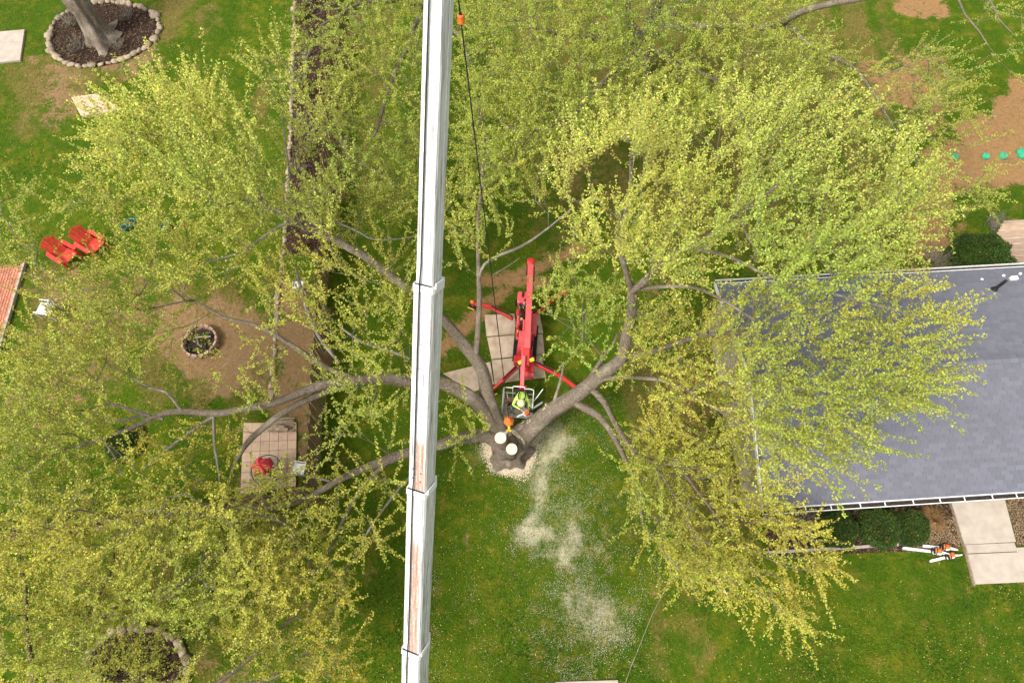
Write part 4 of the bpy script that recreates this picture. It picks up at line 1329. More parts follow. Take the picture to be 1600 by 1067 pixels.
side_tree('maple_tree', 'yellow green tree rising from the stone bordered bed, crown over the plank fence', (60, 1130),
    [(0, 0, -.05, .34), (0, 0, .25, .25), (0, .05, 1.2, .21), (.02, .08, 2.2, .17), (.03, .1, 3.0, .1)],
    [[(55, 1115, 1.6, .12), (50, 1040, 2.6, .09), (40, 960, 3.6, .06), (30, 870, 4.4, .03)],
     [(58, 1115, 1.7, .12), (80, 1060, 2.6, .10), (100, 1035, 3.0, .08), (180, 950, 3.6, .06), (290, 910, 3.9, .05), (318, 870, 4.1, .045), (322, 830, 4.2, .03)],
     [(60, 1118, 1.6, .11), (180, 1100, 2.6, .09), (320, 1075, 3.0, .075), (420, 1000, 3.4, .05), (480, 940, 3.7, .03)],
     [(80, 1060, 2.6, .06), (130, 980, 3.4, .05), (170, 900, 4.2, .035), (180, 850, 4.8, .02)],
     [(300, 1080, 2.9, .05), (420, 1060, 3.2, .045), (470, 1030, 3.4, .04), (500, 1000, 3.5, .025)]],
    [region([(-20, 820), (300, 820), (420, 840), (460, 900), (420, 1000), (340, 960), (150, 985), (110, 1080), (-20, 1085)], 1.5, 3.0, 5.5, mixt(OLIVE, LIME, .5), .4, .35, .6, 51),
     region([(380, 900), (540, 930), (560, 1090), (420, 1090), (320, 1010)], 1.1, 2.2, 4.5, mixt(OLIVE, RUST, .08), .2, .35, .7, 52),
     region([(120, 980), (300, 990), (320, 1085), (110, 1085)], .6, 2, 4, mixt(OLIVE, LIME, .4), .4, .35, .7, 53)], bark=M_BARK_D, size=.052)
# the bare trunk in the stone ring: its crown is far above the frame
side_tree('shade_tree', 'thick grey bare tree trunk standing inside the oval stone ring', (158, 58),
    [(0, 0, -.05, .95), (0, 0, .12, .74), (-.02, .03, .45, .58), (-.05, .1, 1.2, .50), (-.1, .2, 2.4, .46), (-.2, .4, 4, .40), (-.4, .8, 6, .32), (-.6, 1.2, 8.5, .2)],
    [[(110, -20, 1.3, .2), (60, -90, 2.6, .16), (0, -200, 4.5, .12), (-80, -330, 6.5, .07)],
     [(120, -60, 2.2, .2), (150, -180, 4.0, .14), (170, -330, 6, .08)]],
    [region([(-350, -500), (150, -600), (250, -330), (60, -180), (-250, -150)], .55, 6, 9, G1, .4, .4, .5, 61)], shoots=2)

# ================================================================== CRANE
def make_crane():
    K = 0.70
    ROLL = -15      # the boom is slewed a little out of level
    A = cam_pt(644, 1000, 20.0 * K); Bp = cam_pt(676.5, 0, 12.5 * K)
    ax = (Bp - A); ax /= np.linalg.norm(ax)
    # the axis line in the middle of the top faces
    def at_row(row):
        lo, hi = -20.0, 40.0
        for _ in range(60):
            mid = (lo + hi) / 2
            q = A + ax * mid - [0, 0, CAM_H]
            Y = q[1] * CP + q[2] * SP; Z = q[1] * SP - q[2] * CP
            y = 533.5 - FOC * Y / Z
            if y > row: lo = mid
            else: hi = mid
        return lo
    s_tip = at_row(-190); s1 = at_row(447); s2 = at_row(766); s3 = at_row(1016); s_pivot = (2.3 - A[2]) / ax[2]
    foot = A + ax * s_pivot
    root = empty('crane', (foot[0], foot[1], 0), 'white telescopic crane boom reaching over the tree, worn and rust stained', 'crane')
    d = Vector(ax); xr = d.cross(Vector((0, 0, 1))).normalized(); xr = Matrix.Rotation(R(ROLL), 3, d) @ xr; up = xr.cross(d).normalized()
    M = Matrix((xr, d, up)).transposed()
    base = Vector(wloc(root))
    def section(name, sa, sb, w, h, top_off, mat):
        """box section with chamfered corners, built along its own Y"""
        L = sb - sa
        x, c = w / 2, w * .10
        prof = [(-x, -c), (-x + c * .6, 0), (x - c * .6, 0), (x, -c), (x, -h * .74), (x * .62, -h), (-x * .62, -h), (-x, -h * .74)]
        n = len(prof)
        vs = [(px, y, pz) for y in (0, L) for px, pz in prof]
        fs = [(i, n + i, n + (i + 1) % n, (i + 1) % n) for i in range(n)] + [tuple(range(n)), tuple(range(2 * n - 1, n - 1, -1))]
        me = bpy.data.meshes.new(name); me.from_pydata(vs, [], fs); me.update(); me.materials.append(mat)
        o = link_mesh(name, me, root)
        o.location = Vector(A + ax * sa) + up * top_off - base
        o.rotation_euler = M.to_euler()
        return o
    W = [.295, .355, .398, .435]
    Hh = [.42, .50, .56, .61]
    offs = [0.0, .022, .044, .066]
    mw = mat_boom('boom_white', None)
    sec = [section('boom_section', s1 - .8, s_tip, W[0], Hh[0], offs[0], mw),
           section('boom_section', s2 - .8, s1, W[1], Hh[1], offs[1], mat_boom('boom_white_worn', (0.045, .13, .9, 1.1))),
           section('boom_section', s3 - .8, s2, W[2], Hh[2], offs[2], mat_boom('boom_white_rusty', (0.045, .13, 2.2, 1.75))),
           section('boom_section', s_pivot, s3, W[3], Hh[3], offs[3], mw)]
    def pt(s, x, z): return Vector(A + ax * s) + xr * x + up * z
    # collars at the mouth of each section
    for k, s in ((1, s1), (2, s2), (3, s3)):
        w, h, o_ = W[k], Hh[k], offs[k]
        m = MB()
        x = w / 2 + .012
        c = w * .1
        prof = [(-x, o_ - c), (-x + c * .6, o_ + .014), (x - c * .6, o_ + .014), (x, o_ - c), (x, o_ - h * .74), (x * .62, o_ - h - .014), (-x * .62, o_ - h - .014), (-x, o_ - h * .74)]
        n = len(prof)
        # outer band that leans back on its right side like the slanted mouth plate
        vs = [pt(s - .10, q[0], q[1]) for q in prof] + [pt(s + .012, q[0], q[1]) for q in prof]
        fs = [(i, n + i, n + (i + 1) % n, (i + 1) % n) for i in range(n)] + [tuple(range(n)), tuple(range(2 * n - 1, n - 1, -1))]
        m.add(vs, fs)
        col = m.build('collar', M_WHITE, root)
        g = MB()
        g.beam(pt(s + .018, -w / 2 + .03, offs[k - 1] + .012), pt(s + .018, w / 2 - .04, offs[k - 1] + .012), .018, .02, up=tuple(up)); g.build('seal', M_BLACK, col)
        g = MB()
        g.box(pt(s + .03, x + .012, o_ - h * .3), (.024, .10, h * .5), M=M, bev=.006); g.build('side_lug', M_WHITE, col)
    # bolts near the second collar
    for sx, rows in ((-.085, (733, 747)), (.075, (737, 750))):
        for rw in rows:
            s = at_row(rw); m = MB(); m.cyl(pt(s, sx, offs[1] - .002), pt(s, sx, offs[1] + .012), .011, n=10); m.build('bolt', M_BLACK, root)
    # weld seams
    for rw, k in ((538, 1), (576, 1)):
        s = at_row(rw); m = MB(); m.beam(pt(s, -W[k] / 2 + .03, offs[k] + .001), pt(s, W[k] / 2 - .03, offs[k] + .001), .010, .008, up=tuple(up)); m.build('weld_seam', M_STEEL, root)
    # cable lying along the top of the boom
    m = MB()
    pts = []
    for s, k in ((s_pivot + 1, 3), (s3 - .3, 3), (s3 + .02, 3), (s3 + .3, 2), (s2 - .3, 2), (s2 + .02, 2), (s2 + .3, 1), (s1 - .3, 1), (s1 + .02, 1), (s1 + .3, 0), (s_tip, 0)):
        pts.append(pt(s, -.042 - .005 * k, offs[k] + .030))
    m.tube(pts, .012, 6); m.build('cable', M_BLACK, root)
    # hose along the right side and ladder of cleats
    for k, (sa, sb) in enumerate(((s1, s_tip), (s2, s1 - .15), (s3, s2 - .15))):
        m = MB(); m.beam(pt(sa + .05, W[k] / 2 + .004, offs[k] - Hh[k] * .5), pt(sb, W[k] / 2 + .004, offs[k] - Hh[k] * .5), .012, .03, up=tuple(up)); m.build('side_rib', M_ALU, root)
    # boom head with sheaves, above the frame
    m = MB(); m.box(pt(s_tip + .1, 0, -.2), (.34, .5, .55), M=M, bev=.03); head = m.build('boom_head', M_WHITE, root)
    tip = pt(s_tip + .15, .02, -.1)
    m = MB(); m.cyl(tip + xr * -.06, tip + xr * .06, .2, n=20); m.build('sheave', M_STEEL, head)
    # turntable and carrier under the boom foot
    m = MB(); m.box((foot[0], foot[1] - .2, 1.75), (1.5, 2.2, 1.5), bev=.1); tt = m.build('turntable', M_WHITE, root)
    m = MB(); m.box((foot[0] + 1.3, foot[1] + .1, 1.75), (.95, 1.6, 1.5), bev=.15); m.build('cab', M_WHITE, root)
    m = MB(); m.box((foot[0], foot[1] - 1.5, .75), (2.5, 8.5, .5), bev=.06); car = m.build('carrier', M_WHITE, root)
    for yy in (1.6, .2, -3.2, -4.6):
        for sx in (-1, 1):
            m = MB(); c = np.array([foot[0] + sx * 1.05, foot[1] + yy, .52]); m.cyl(c - [.16, 0, 0], c + [.16, 0, 0], .52, n=24); m.build('wheel', M_BLACK, root)
    # ---- hoist line with its weight, and the hook at the tree
    hook = at(795, 658, 2.75)
    line = MB(); line.tube([tip + Vector((0, 0, -.18)), Vector(hook) + Vector((0, 0, .30))], .013, 6)
    ln = empty('hoist_line', tuple(hook), 'thin black hoist cable hanging from the crane beside the white boom', 'cable')
    line.build('cable', M_BLACK, ln)
    a, b = Vector(tip), Vector(hook)
    # weight near the boom head
    best = min((abs(533.5 - FOC * (((a + (b - a) * t).y) * CP + ((a + (b - a) * t).z - CAM_H) * SP) / (((a + (b - a) * t).y) * SP - ((a + (b - a) * t).z - CAM_H) * CP) - 31), t) for t in [i / 2000 for i in range(2000)])[1]
    p = a + (b - a) * best
    dv = (b - a).normalized()
    Mq = (-dv).to_track_quat('Z', 'Y').to_matrix()
    m = MB(); m.lathe(p, [(.02, .085), (.042, .078), (.052, .06), (.052, -.045), (.045, -.06), (.02, -.065)], 16, M=Mq)
    w_ = m.build('line_weight', M_ORANGE); tag(w_, 'orange barrel shaped weight threaded on the hoist cable', 'cable weight')
    m = MB(); m.lathe(p, [(.028, .085), (.028, .10), (.015, .10)], 12, M=Mq)
    m.build('collar', M_BLACK, w_)
    # overhaul ball and hook over the stubs
    hb = empty('crane_hook', tuple(hook), 'orange overhaul ball with yellow hook and black sling over the sawn stubs', 'crane hook')
    m = MB(); c = hook
    prof = [(.03, .24), (.06, .22), (.07, .14), (.125, .10), (.165, .03), (.165, -.04), (.125, -.11), (.06, -.15), (.03, -.16)]
    m.lathe(c, prof, 18); m.build('ball', M_ORANGE, hb, True)
    for k in range(6):
        t = k * math.pi / 3 + .3
        m = MB(); o_ = Vector((math.cos(t), math.sin(t), 0)); m.cyl(Vector(c) + o_ * .14, Vector(c) + o_ * .185, .03, .022, 8); m.build('lug', M_ORANGE, hb)
    hk = Vector(at(795.5, 673, 2.35))
    m = MB(); m.tube([Vector(c) + Vector((0, 0, -.12)), hk + Vector((0, 0, .12))], .045, 8)
    m.tube([hk + Vector((.075 * math.sin(t), 0, .05 + .075 * math.cos(t))) for t in [R(x) for x in range(0, 300, 25)]], .026, 8)
    m.build('hook', M_YEL, hb, True)
    m = MB()
    s_a, s_b = at(797, 684, 2.0), at(806, 694, 1.7)
    m.tube([hk, Vector(at(803, 681, 2.1)), Vector(at(809, 690, 1.8)), Vector(at(807, 702, 1.55)), Vector(at(798, 712, 1.3))], .015, 6)
    m.tube([hk, Vector(at(792, 682, 2.1)), Vector(at(790, 693, 1.75)), Vector(at(796, 708, 1.4))], .015, 6)
    m.build('sling', M_BLACK, hb)
make_crane()

# ================================================================== GROUND MATS
MATS = [([(757, 492), (804, 489.5), (808, 521.5), (760, 525.5)], 'square tan ground mat under the lift, beside its far left outrigger'),
        ([(761, 527), (806, 523), (809, 556), (768, 561)], 'tan ground mat with a white scuff, between two others left of the lift'),
        ([(768, 562.5), (810, 558), (812, 594), (773, 600)], 'tan ground mat under the near end of the lift, by its left outrigger'),
        ([(810, 492), (843, 490), (849, 520), (810, 523)], 'tan ground mat under leaves on the right side of the lift'),
        ([(811, 524.5), (848, 521.5), (851, 552.5), (812, 556)], 'tan ground mat right of the lift body, half under hanging leaves'),
        ([(812, 557.5), (846, 554), (853.5, 589), (813, 594)], 'tan ground mat below the right outrigger of the lift'),
        ([(692, 583), (766, 565), (772, 600), (736, 613)], 'loose pinkish tan ground mat lying aslant behind the upright limb')]
for k, (pp, lb) in enumerate(MATS):
    slab('ground_mat', pp, .0, .032 + .004 * (k % 2), M_PLY, lb, 'ground mat', group='mats under the lift')

# ================================================================== LIFT
def make_lift():
    c0 = at(822, 535)
    root = empty('spider_lift', tuple(c0), 'red tracked spider lift with four outriggers standing on tan mats', 'lift')
    Z0 = .04
    f = at(829, 470) - at(819, 590); f[2] = 0; f /= np.linalg.norm(f)        # axis towards the far end
    r = np.array([f[1], -f[0], 0])
    o0 = at(821, 540)
    def L(x, y, z): return o0 + r * x + f * y + np.array([0, 0, z + Z0])
    ang = math.atan2(f[1], f[0]) - math.pi / 2
    def bx(name, c, size, mat, par=root, bev=.03):
        m = MB(); m.box(L(*c), size, rz=ang, bev=bev); return m.build(name, mat, par)
    # crawler tracks
    for sx in (-.36, .36):
        m = MB()
        prof = []
        for a in range(-90, 91, 30): prof.append((.62 + .19 * math.cos(R(a)), .19 + .19 * math.sin(R(a))))
        for a in range(90, 271, 30): prof.append((-.62 + .19 * math.cos(R(a)), .19 + .19 * math.sin(R(a))))
        n = len(prof)
        vs = [L(sx - .1, q[0], q[1]) for q in prof] + [L(sx + .1, q[0], q[1]) for q in prof]
        m.add(vs, [(i, (i + 1) % n, n + (i + 1) % n, n + i) for i in range(n)] + [tuple(range(n - 1, -1, -1)), tuple(range(n, 2 * n))])
        tr = m.build('track', M_BLACK, root)
        for k in range(10):
            m = MB(); m.box(L(sx, -.6 + k * .133, .392), (.2, .05, .025), rz=ang); m.build('tread', M_BLACK, tr)
    bx('chassis', (0, 0, .5), (.62, 2.0, .26), M_RED)
    m = MB(); m.cyl(L(0, -.25, .6), L(0, -.25, .82), .30, n=24); m.build('slew_ring', M_BLACK, root)
    bx('turret', (-.02, -.3, .98), (.50, .8, .34), M_PINK)
    bx('engine_hood', (-.26, 1.62, .85), (.40, .52, .40), M_PINK, bev=.05)
    m = MB(); m.box(L(-.24, 1.72, 1.056), (.10, .24, .02), rz=ang, bev=.008); m.build('hood_grille', M_BLACK, root)
    m = MB(); m.cyl(L(-.14, 1.47, 1.04), L(-.14, 1.47, 1.09), .045, n=12); m.build('filler_cap', M_BLACK, root)
    bx('exhaust', (-.50, 1.45, .8), (.10, .22, .22), M_BLACK)
    bx('valve_block', (-.20, 1.22, .78), (.34, .22, .2), M_STEEL, bev=.02)
    bx('control_box', (-.30, 1.02, .80), (.30, .26, .26), M_RED)
    bx('side_cover', (-.28, .6, .80), (.26, .5, .3), M_PINK)
    bx('side_cover', (-.27, .12, .84), (.26, .34, .34), M_RED)
    bx('side_cover', (.28, .55, .78), (.24, .9, .28), M_PINK)
    bx('tool_box', (.17, -1.28, .72), (.48, .40, .46), M_RED, bev=.03)
    bx('tool_box_front', (.17, -1.56, .66), (.50, .20, .36), M_PINK, bev=.03)
    bx('outrigger_mount', (0, -.95, .62), (.80, .34, .30), M_RED)
    bx('outrigger_mount', (0, 1.0, .62), (.74, .34, .30), M_RED)
    # hydraulic fittings and hoses
    for k in range(14):
        x, y = random.uniform(-.34, -.04), random.uniform(-.9, 1.35)
        m = MB(); m.box(L(x, y, 1.0 + random.uniform(0, .12)), (random.uniform(.05, .13), random.uniform(.04, .12), .10), rz=ang, bev=.012)
        m.build('fitting', [M_PINK, M_STEEL, M_BLACK, M_YEL, M_RED][k % 5], root)
    for k in range(6):
        x = -.30 + k * .035
        m = MB(); m.tube([L(x, 1.25, .95), L(x - .03, .9, 1.06), L(x + .03, .4, 1.0), L(x, 0, 1.08), L(x + .08, -.5, 1.14)], .013, 6); m.build('hose', M_BLACK, root)
    # booms: main boom reaches to the far end and folds back over itself
    tipf = at(829.5, 412, 1.75); kn = at(823.5, 545, 1.35)
    m = MB(); m.beam(kn, tipf, .235, .27, bev=.02); mb_ = m.build('main_boom', M_PINK, root)
    u_ = Vector(tipf - kn).normalized()
    m = MB(); m.box(tipf + [0, 0.05, 0], (.30, .30, .36), rz=ang, bev=.06); m.build('boom_knuckle', M_ORANGE if False else M_RED, mb_)
    sd_ = np.array([u_.y, -u_.x, 0])
    for s_, mt in ((1, M_BLACK), (-1, M_BLACK)):
        m = MB(); m.beam(tipf + sd_ * s_ * .145 - np.array(u_) * .15, tipf + sd_ * s_ * .145 - np.array(u_) * (1.0 if s_ > 0 else .5), .045, .13, bev=.01); m.build('hose_carrier', mt, mb_)
    m = MB(); m.beam(at(827.5, 440, 1.3), at(822, 560, 1.05), .20, .18, bev=.02); m.build('lower_arm', M_RED, root)
    m = MB(); m.cyl(at(819, 500, 1.12), at(816.5, 556, 1.05), .05, n=12); m.cyl(at(816.5, 556, 1.05), at(816, 575, 1.05), .028, n=10); m.build('lift_cylinder', M_PINK, root)
    m = MB(); m.beam(at(823, 545, 1.36), at(821.5, 572, 1.28), .26, .30, bev=.03); m.build('boom_saddle', M_RED, root)
    # jib to the basket
    j0, j1 = at(818, 556, 1.55), at(815.5, 606, 1.25)
    m = MB(); m.beam(j0, j1, .15, .16, bev=.015); jib = m.build('jib', M_PINK, root)
    m = MB(); m.box(at(816, 605, 1.15), (.34, .08, .26), rz=ang, bev=.02); m.build('jib_bracket', M_RED, jib)
    m = MB(); m.box(at(816, 610, 1.0), (.20, .14, .5), rz=ang, bev=.02); m.build('basket_mount', M_RED, jib)
    for px, py in ((813, 566), (831, 562)):
        q = at(px, py, 1.42); m = MB(); m.box(q, (.18, .15, .03), rz=ang + .5, bev=.01); m.build('warning_plate', M_YEL, root)
    # outriggers: pivot, knee, foot
    OUT = [((800, 497, .75), (768, 480, .66), (738, 474, .30)), ((834, 492, .75), (862, 468, .66), (882, 457, .30)),
           ((807, 574, .75), (786, 594, .60), (768, 610, .34)), ((838, 568, .75), (872, 585, .64), (908, 612, .32))]
    for k, (a, b, c) in enumerate(OUT):
        a, b, c = at(*a), at(*b), at(*c)
        ft = c.copy(); ft[2] = 0
        m = MB(); m.beam(a, b, .15, .17, bev=.02, ext=.04); m.beam(b, c, .12, .14, bev=.02, ext=.05)
        arm = m.build('outrigger', M_RED, root)
        dv = (b - a) / np.linalg.norm(b - a)
        m = MB(); m.cyl(a + [0, 0, .16], b + [0, 0, .10], .032, n=10); m.build('cylinder', M_BLACK, arm)
        m = MB(); m.beam(a + dv * .05 + [0, 0, .09], a + dv * .55 + [0, 0, .09], .04, .02); m.build('hazard_stripe', M_YEL if k < 2 else M_BLACK, arm)
        m = MB(); m.cyl(c - [0, 0, .02], ft + [0, 0, .07], .035, n=10); m.build('foot_strut', M_STEEL, arm)
        dd = math.atan2((c - b)[1], (c - b)[0])
        m = MB(); m.box(ft + [0, 0, .05], (.30, .30, .06), rz=dd, bev=.01); fp = m.build('foot_pad', M_BLACK, arm)
        for s_ in (-1, 1):
            pr = np.array([-math.sin(dd), math.cos(dd), 0]) * .15 * s_
            al = np.array([math.cos(dd), math.sin(dd), 0])
            m = MB(); m.beam(ft + pr - al * .15 + [0, 0, .10], ft + pr + al * .15 + [0, 0, .10], .03, .05); m.build('pad_edge', M_YEL, fp)
        if k < 2:
            m = MB(); m.box(c + [0, 0, .12], (.16, .14, .14), rz=dd, bev=.03); m.build('knee_cover', M_ORANGE, arm)
    # basket
    bz = .55
    bc = at(809, 637, bz)
    bkt = MB(); bkt.box(bc, (1.14, .80, .05), rz=ang, bev=.01)
    bk = bkt.build('basket', M_ALU, root)
    def Bp(x, y, z): return bc + r * x + f * y + np.array([0, 0, z])
    for i in range(3):
        m = MB(); m.box(Bp(-.375 + i * .375, 0, .032), (.366, .76, .014), rz=ang); m.build('floor_panel', M_TIMBER, bk)
    def rail(pts, name='rail'):
        m = MB(); m.tube([Bp(*p) for p in pts], .019, 8); return m.build(name, M_WHITE, bk)
    rail([(-.55, -.38, .02), (-.55, -.36, .98), (-.55, -.3, 1.05), (-.55, .3, 1.05), (-.53, .37, 1.05), (-.45, .39, 1.05), (-.22, .39, 1.05)])
    rail([(.55, -.38, .02), (.55, -.36, .98), (.55, -.3, 1.05), (.55, .3, 1.05), (.53, .37, 1.05), (.45, .39, 1.05), (.22, .39, 1.05)])
    rail([(-.22, .39, .02), (-.22, .39, 1.12), (-.20, .41, 1.16), (.20, .41, 1.16), (.22, .39, 1.12), (.22, .39, .02)])
    rail([(-.55, -.38, .5), (-.55, .37, .5), (-.5, .39, .5), (.5, .39, .5), (.55, .37, .5), (.55, -.38, .5)], 'mid_rail')
    rail([(-.55, .38, .02), (-.55, .38, 1.0)], 'post'); rail([(.55, .38, .02), (.55, .38, 1.0)], 'post')
    for s_ in (-1, 1):
        m = MB(); m.box(Bp(s_ * .56, 0, .08), (.015, .8, .12), rz=ang); m.build('kick_plate', M_ALU, bk)
    m = MB(); m.box(Bp(0, -.40, .07), (1.12, .015, .10), rz=ang); m.build('kick_plate', M_ALU, bk)
    m = MB(); m.box(Bp(-.02, .30, .95), (.22, .14, .16), rz=ang, bev=.02); m.build('control_panel', M_BLACK, bk)
    m = MB(); m.tube([Bp(-.42, -.1, .05), Bp(-.1, -.04, .06), Bp(.02, -.02, .05)], .012, 6); m.tube([Bp(-.3, -.24, .05), Bp(-.2, -.2, .06), Bp(-.08, -.27, .05)], .016, 6); m.tube([Bp(.12, -.12, .05), Bp(.3, -.12, .06)], .016, 6); m.build('strap', M_TROUS, bk)
    return Bp, r, f, ang, bz
BP, LR, LF, LANG, LBZ = make_lift()

# ================================================================== CHAINSAWS
def chainsaw(p, ang, label, cover, L=.55, group=None, scale=1.0, tilt=0.0, name='chainsaw'):
    root = empty(name, tuple(p), label, 'chainsaw', group)
    Mx = Matrix.Rotation(ang, 3, 'Z') @ Matrix.Rotation(tilt, 3, 'Y')
    P = Vector([float(q) for q in p])
    def q(x, y, z): return P + Mx @ (Vector((x, y, z)) * scale)
    def bx(nm, c, s, mat, par=root, bev=.02):
        m = MB(); m.box(q(*c), tuple(k * scale for k in s), bev=bev * scale, M=Mx); return m.build(nm, mat, par)
    bx('engine_cover', (.02, .02, .17), (.24, .15, .15), M_ORANGE, bev=.04)
    bx('engine_body', (.02, .0, .08), (.28, .20, .11), M_WPLAS, bev=.03)
    bx('muffler', (-.15, .04, .12), (.07, .10, .10), M_BLACK)
    m = MB(); m.tube([q(.14, -.02, .06), q(.24, -.04, .05), q(.36, -.05, .08), q(.41, -.05, .14), (q(.36, -.05, .19)), q(.24, -.03, .20), q(.13, 0, .19)], .024 * scale, 8); m.build('rear_handle', M_WPLAS, root)
    m = MB(); m.tube([q(-.06, -.12, .05), q(-.08, -.13, .20), q(-.07, -.05, .27), q(-.05, .06, .27), q(-.03, .12, .20), q(-.02, .12, .06)], .014 * scale, 7); m.build('front_handle', M_BLACK, root)
    bx('hand_guard', (-.14, -.02, .22), (.03, .18, .10), M_BLACK, bev=.01)
    if cover:
        m = MB(); n = 10
        out = [(-.18, -.055), (-.18 - L * .8, -.06)] + [(-.18 - L * .82 - .055 * math.sin(R(a)), -.02 - .045 * math.cos(R(a))) for a in range(20, 161, 28)] + [(-.18 - L * .8, .03), (-.18, .03)]
        vs = [q(x, y, z) for z in (.02, .065) for x, y in out]; n = len(out)
        m.add(vs, [tuple(range(n)), tuple(range(2 * n - 1, n - 1, -1))] + [(i, n + i, n + (i + 1) % n, (i + 1) % n) for i in range(n)])
        m.build('bar_cover', M_WHITE, root)
    else:
        bx('guide_bar', (-.18 - L / 2, -.02, .09), (L, .07, .008), M_STEEL, bev=.002)
        m = MB(); o = [(-.16, -.06), (-.18 - L, -.058), (-.21 - L, -.02), (-.18 - L, .018), (-.16, .02)]
        m.tube([q(x, y, .09) for x, y in o], .009 * scale, 5); m.build('chain', M_BLACK, root)
    return root
g_ = 'chainsaws lying on the lawn'
def dirpx(a, b): d = at(*b) - at(*a); return math.atan2(d[1], d[0])
chainsaw(at(1461, 862), dirpx((1414, 857), (1470, 864)), 'chainsaw with the longest white bar cover, lying on grass by the walkway', True, 1.05, g_, 1.05)
chainsaw(at(1474, 855.5), dirpx((1446, 853), (1486, 857)), 'chainsaw with a narrow bar, lying against the pebble bed edge', True, .62, g_, 1.0)
chainsaw(at(1482, 869), dirpx((1456, 877), (1494, 868)), 'chainsaw with a short white bar cover tilted towards the walkway', True, .62, g_, 1.0)
chainsaw(BP(-.36, .16, .04), 1.9, 'small orange and black chainsaw standing in the lift basket', False, .25, None, .8)

# ================================================================== WORKER
def make_worker():
    P0 = BP(.14, .12, .045)
    root = empty('person', tuple(P0), 'worker in hi-vis jacket and lime helmet bending over in the lift basket', 'person')
    J = {}
    E = []
    def add(k, p, r, par=None):
        J[k] = (p, r); 
        if par: E.append((par, k))
    # local axes: x right, y towards the tree (forward), z up
    add('pelvis', (0, -.10, .90), .145)
    add('spine', (0, .02, 1.10), .14, 'pelvis'); add('chest', (0, .20, 1.27), .165, 'spine'); add('neck', (0, .34, 1.37), .062, 'chest'); add('head', (0, .43, 1.43), .095, 'neck'); add('crown', (0, .50, 1.47), .085, 'head')
    for s, n in ((-1, 'l'), (1, 'r')):
        add('hip' + n, (s * .10, -.09, .86), .105, 'pelvis'); add('knee' + n, (s * .13, .02 + .04 * s, .48), .07, 'hip' + n); add('ank' + n, (s * .14, -.06 + .05 * s, .09), .046, 'knee' + n); add('toe' + n, (s * .15, .10 + .05 * s, .045), .042, 'ank' + n)
        add('sh' + n, (s * .20, .24, 1.28), .072, 'chest')
        el = (s * .30, .40, 1.06) if s < 0 else (.31, .36, 1.05)
        wr = (-.02, .52, .96) if s < 0 else (.30, .50, .88)
        add('el' + n, el, .050, 'sh' + n); add('wr' + n, wr, .032, 'el' + n)
        pm = tuple(np.array(wr) + (np.array(wr) - np.array(el)) * .22)
        add('palm' + n, pm, .034, 'wr' + n)
        dv = np.array(pm) - np.array(wr); dv /= np.linalg.norm(dv); sv = np.cross(dv, [0, 0, 1.]); sv /= np.linalg.norm(sv)
        for fi, (o, ln) in enumerate(((-.027, .062), (-.009, .072), (.009, .068), (.027, .052))):
            a = np.array(pm) + sv * o + dv * .03; b = a + dv * ln * .5; c = b + dv * ln * .2 + np.array([0, 0, -ln * .5])
            add(f'f{fi}a' + n, tuple(a), .010, 'palm' + n); add(f'f{fi}b' + n, tuple(b), .009, f'f{fi}a' + n); add(f'f{fi}c' + n, tuple(c), .008, f'f{fi}b' + n)
        a = np.array(pm) + sv * .036 * -s; b = a + sv * .022 * -s + dv * .025
        add('ta' + n, tuple(a), .011, 'palm' + n); add('tb' + n, tuple(b), .009, 'ta' + n)
    keys = list(J)
    def tow(p): return P0 + LR * p[0] - LF * p[1] + np.array([0, 0, p[2]])
    me = bpy.data.meshes.new('body_cage')
    me.from_pydata([tuple(tow(J[k][0]) - P0) for k in keys], [(keys.index(a), keys.index(b)) for a, b in E], [])
    ob = bpy.data.objects.new('body_cage', me); COL.objects.link(ob)
    sk = ob.modifiers.new('skin', 'SKIN'); sk.use_smooth_shade = True
    for i, k in enumerate(keys):
        d = me.skin_vertices[0].data[i]; d.radius = (J[k][1] * (1.25 if k in ('chest', 'spine', 'pelvis') else 1.0), J[k][1]); d.use_root = (k == 'pelvis')
    sb = ob.modifiers.new('sub', 'SUBSURF'); sb.levels = 1; sb.render_levels = 1
    dg = bpy.context.evaluated_depsgraph_get()
    bm = bpy.data.meshes.new_from_object(ob.evaluated_get(dg)); bm.name = 'body'
    bpy.data.objects.remove(ob)
    bm.materials.clear()
    for m in (M_HIVIS, M_TROUS, M_SKIN): bm.materials.append(m)
    hands = [np.array(tow(J['palm' + n][0]) - P0) for n in 'lr']; hd = np.array(tow(J['head'][0]) - P0)
    for p in bm.polygons:
        c = np.array(p.center)
        if min(np.linalg.norm(c - h) for h in hands) < .11: p.material_index = 2
        elif np.linalg.norm(c - hd) < .17: p.material_index = 2
        elif c[2] < .86: p.material_index = 1
        else: p.material_index = 0
        p.use_smooth = True
    link_mesh('body', bm, root)
    h = tow((0, .475, 1.485)); upv = Vector(-LF * .55 + np.array([0, 0, .83])).normalized()
    m = MB(); m.lathe(h, [(.135, -.03), (.15, -.02), (.125, -.01), (.12, .04), (.095, .09), (.05, .115), (.01, .12)], 18, M=upv.to_track_quat('Z', 'Y').to_matrix())
    m.build('helmet', M_HELM, root, True)
    m = MB()
    for s in (-1, 1):
        m.tube([tow((s * .10, -.02, 1.24)), tow((s * .135, .16, 1.42)), tow((s * .10, .30, 1.46)), tow((s * .07, .36, 1.34))], .022, 6)
    m.tube([tow((.20 * math.sin(R(a)), -.09 + .17 * math.cos(R(a)) , .98 + .05 * math.cos(R(a)))) for a in range(0, 360, 30)], .024, 6, closed=True)
    m.build('harness', M_BLACK, root)
    # eyes, nose and ears on the bowed face
    fc = tow((0, .50, 1.385))
    m = MB()
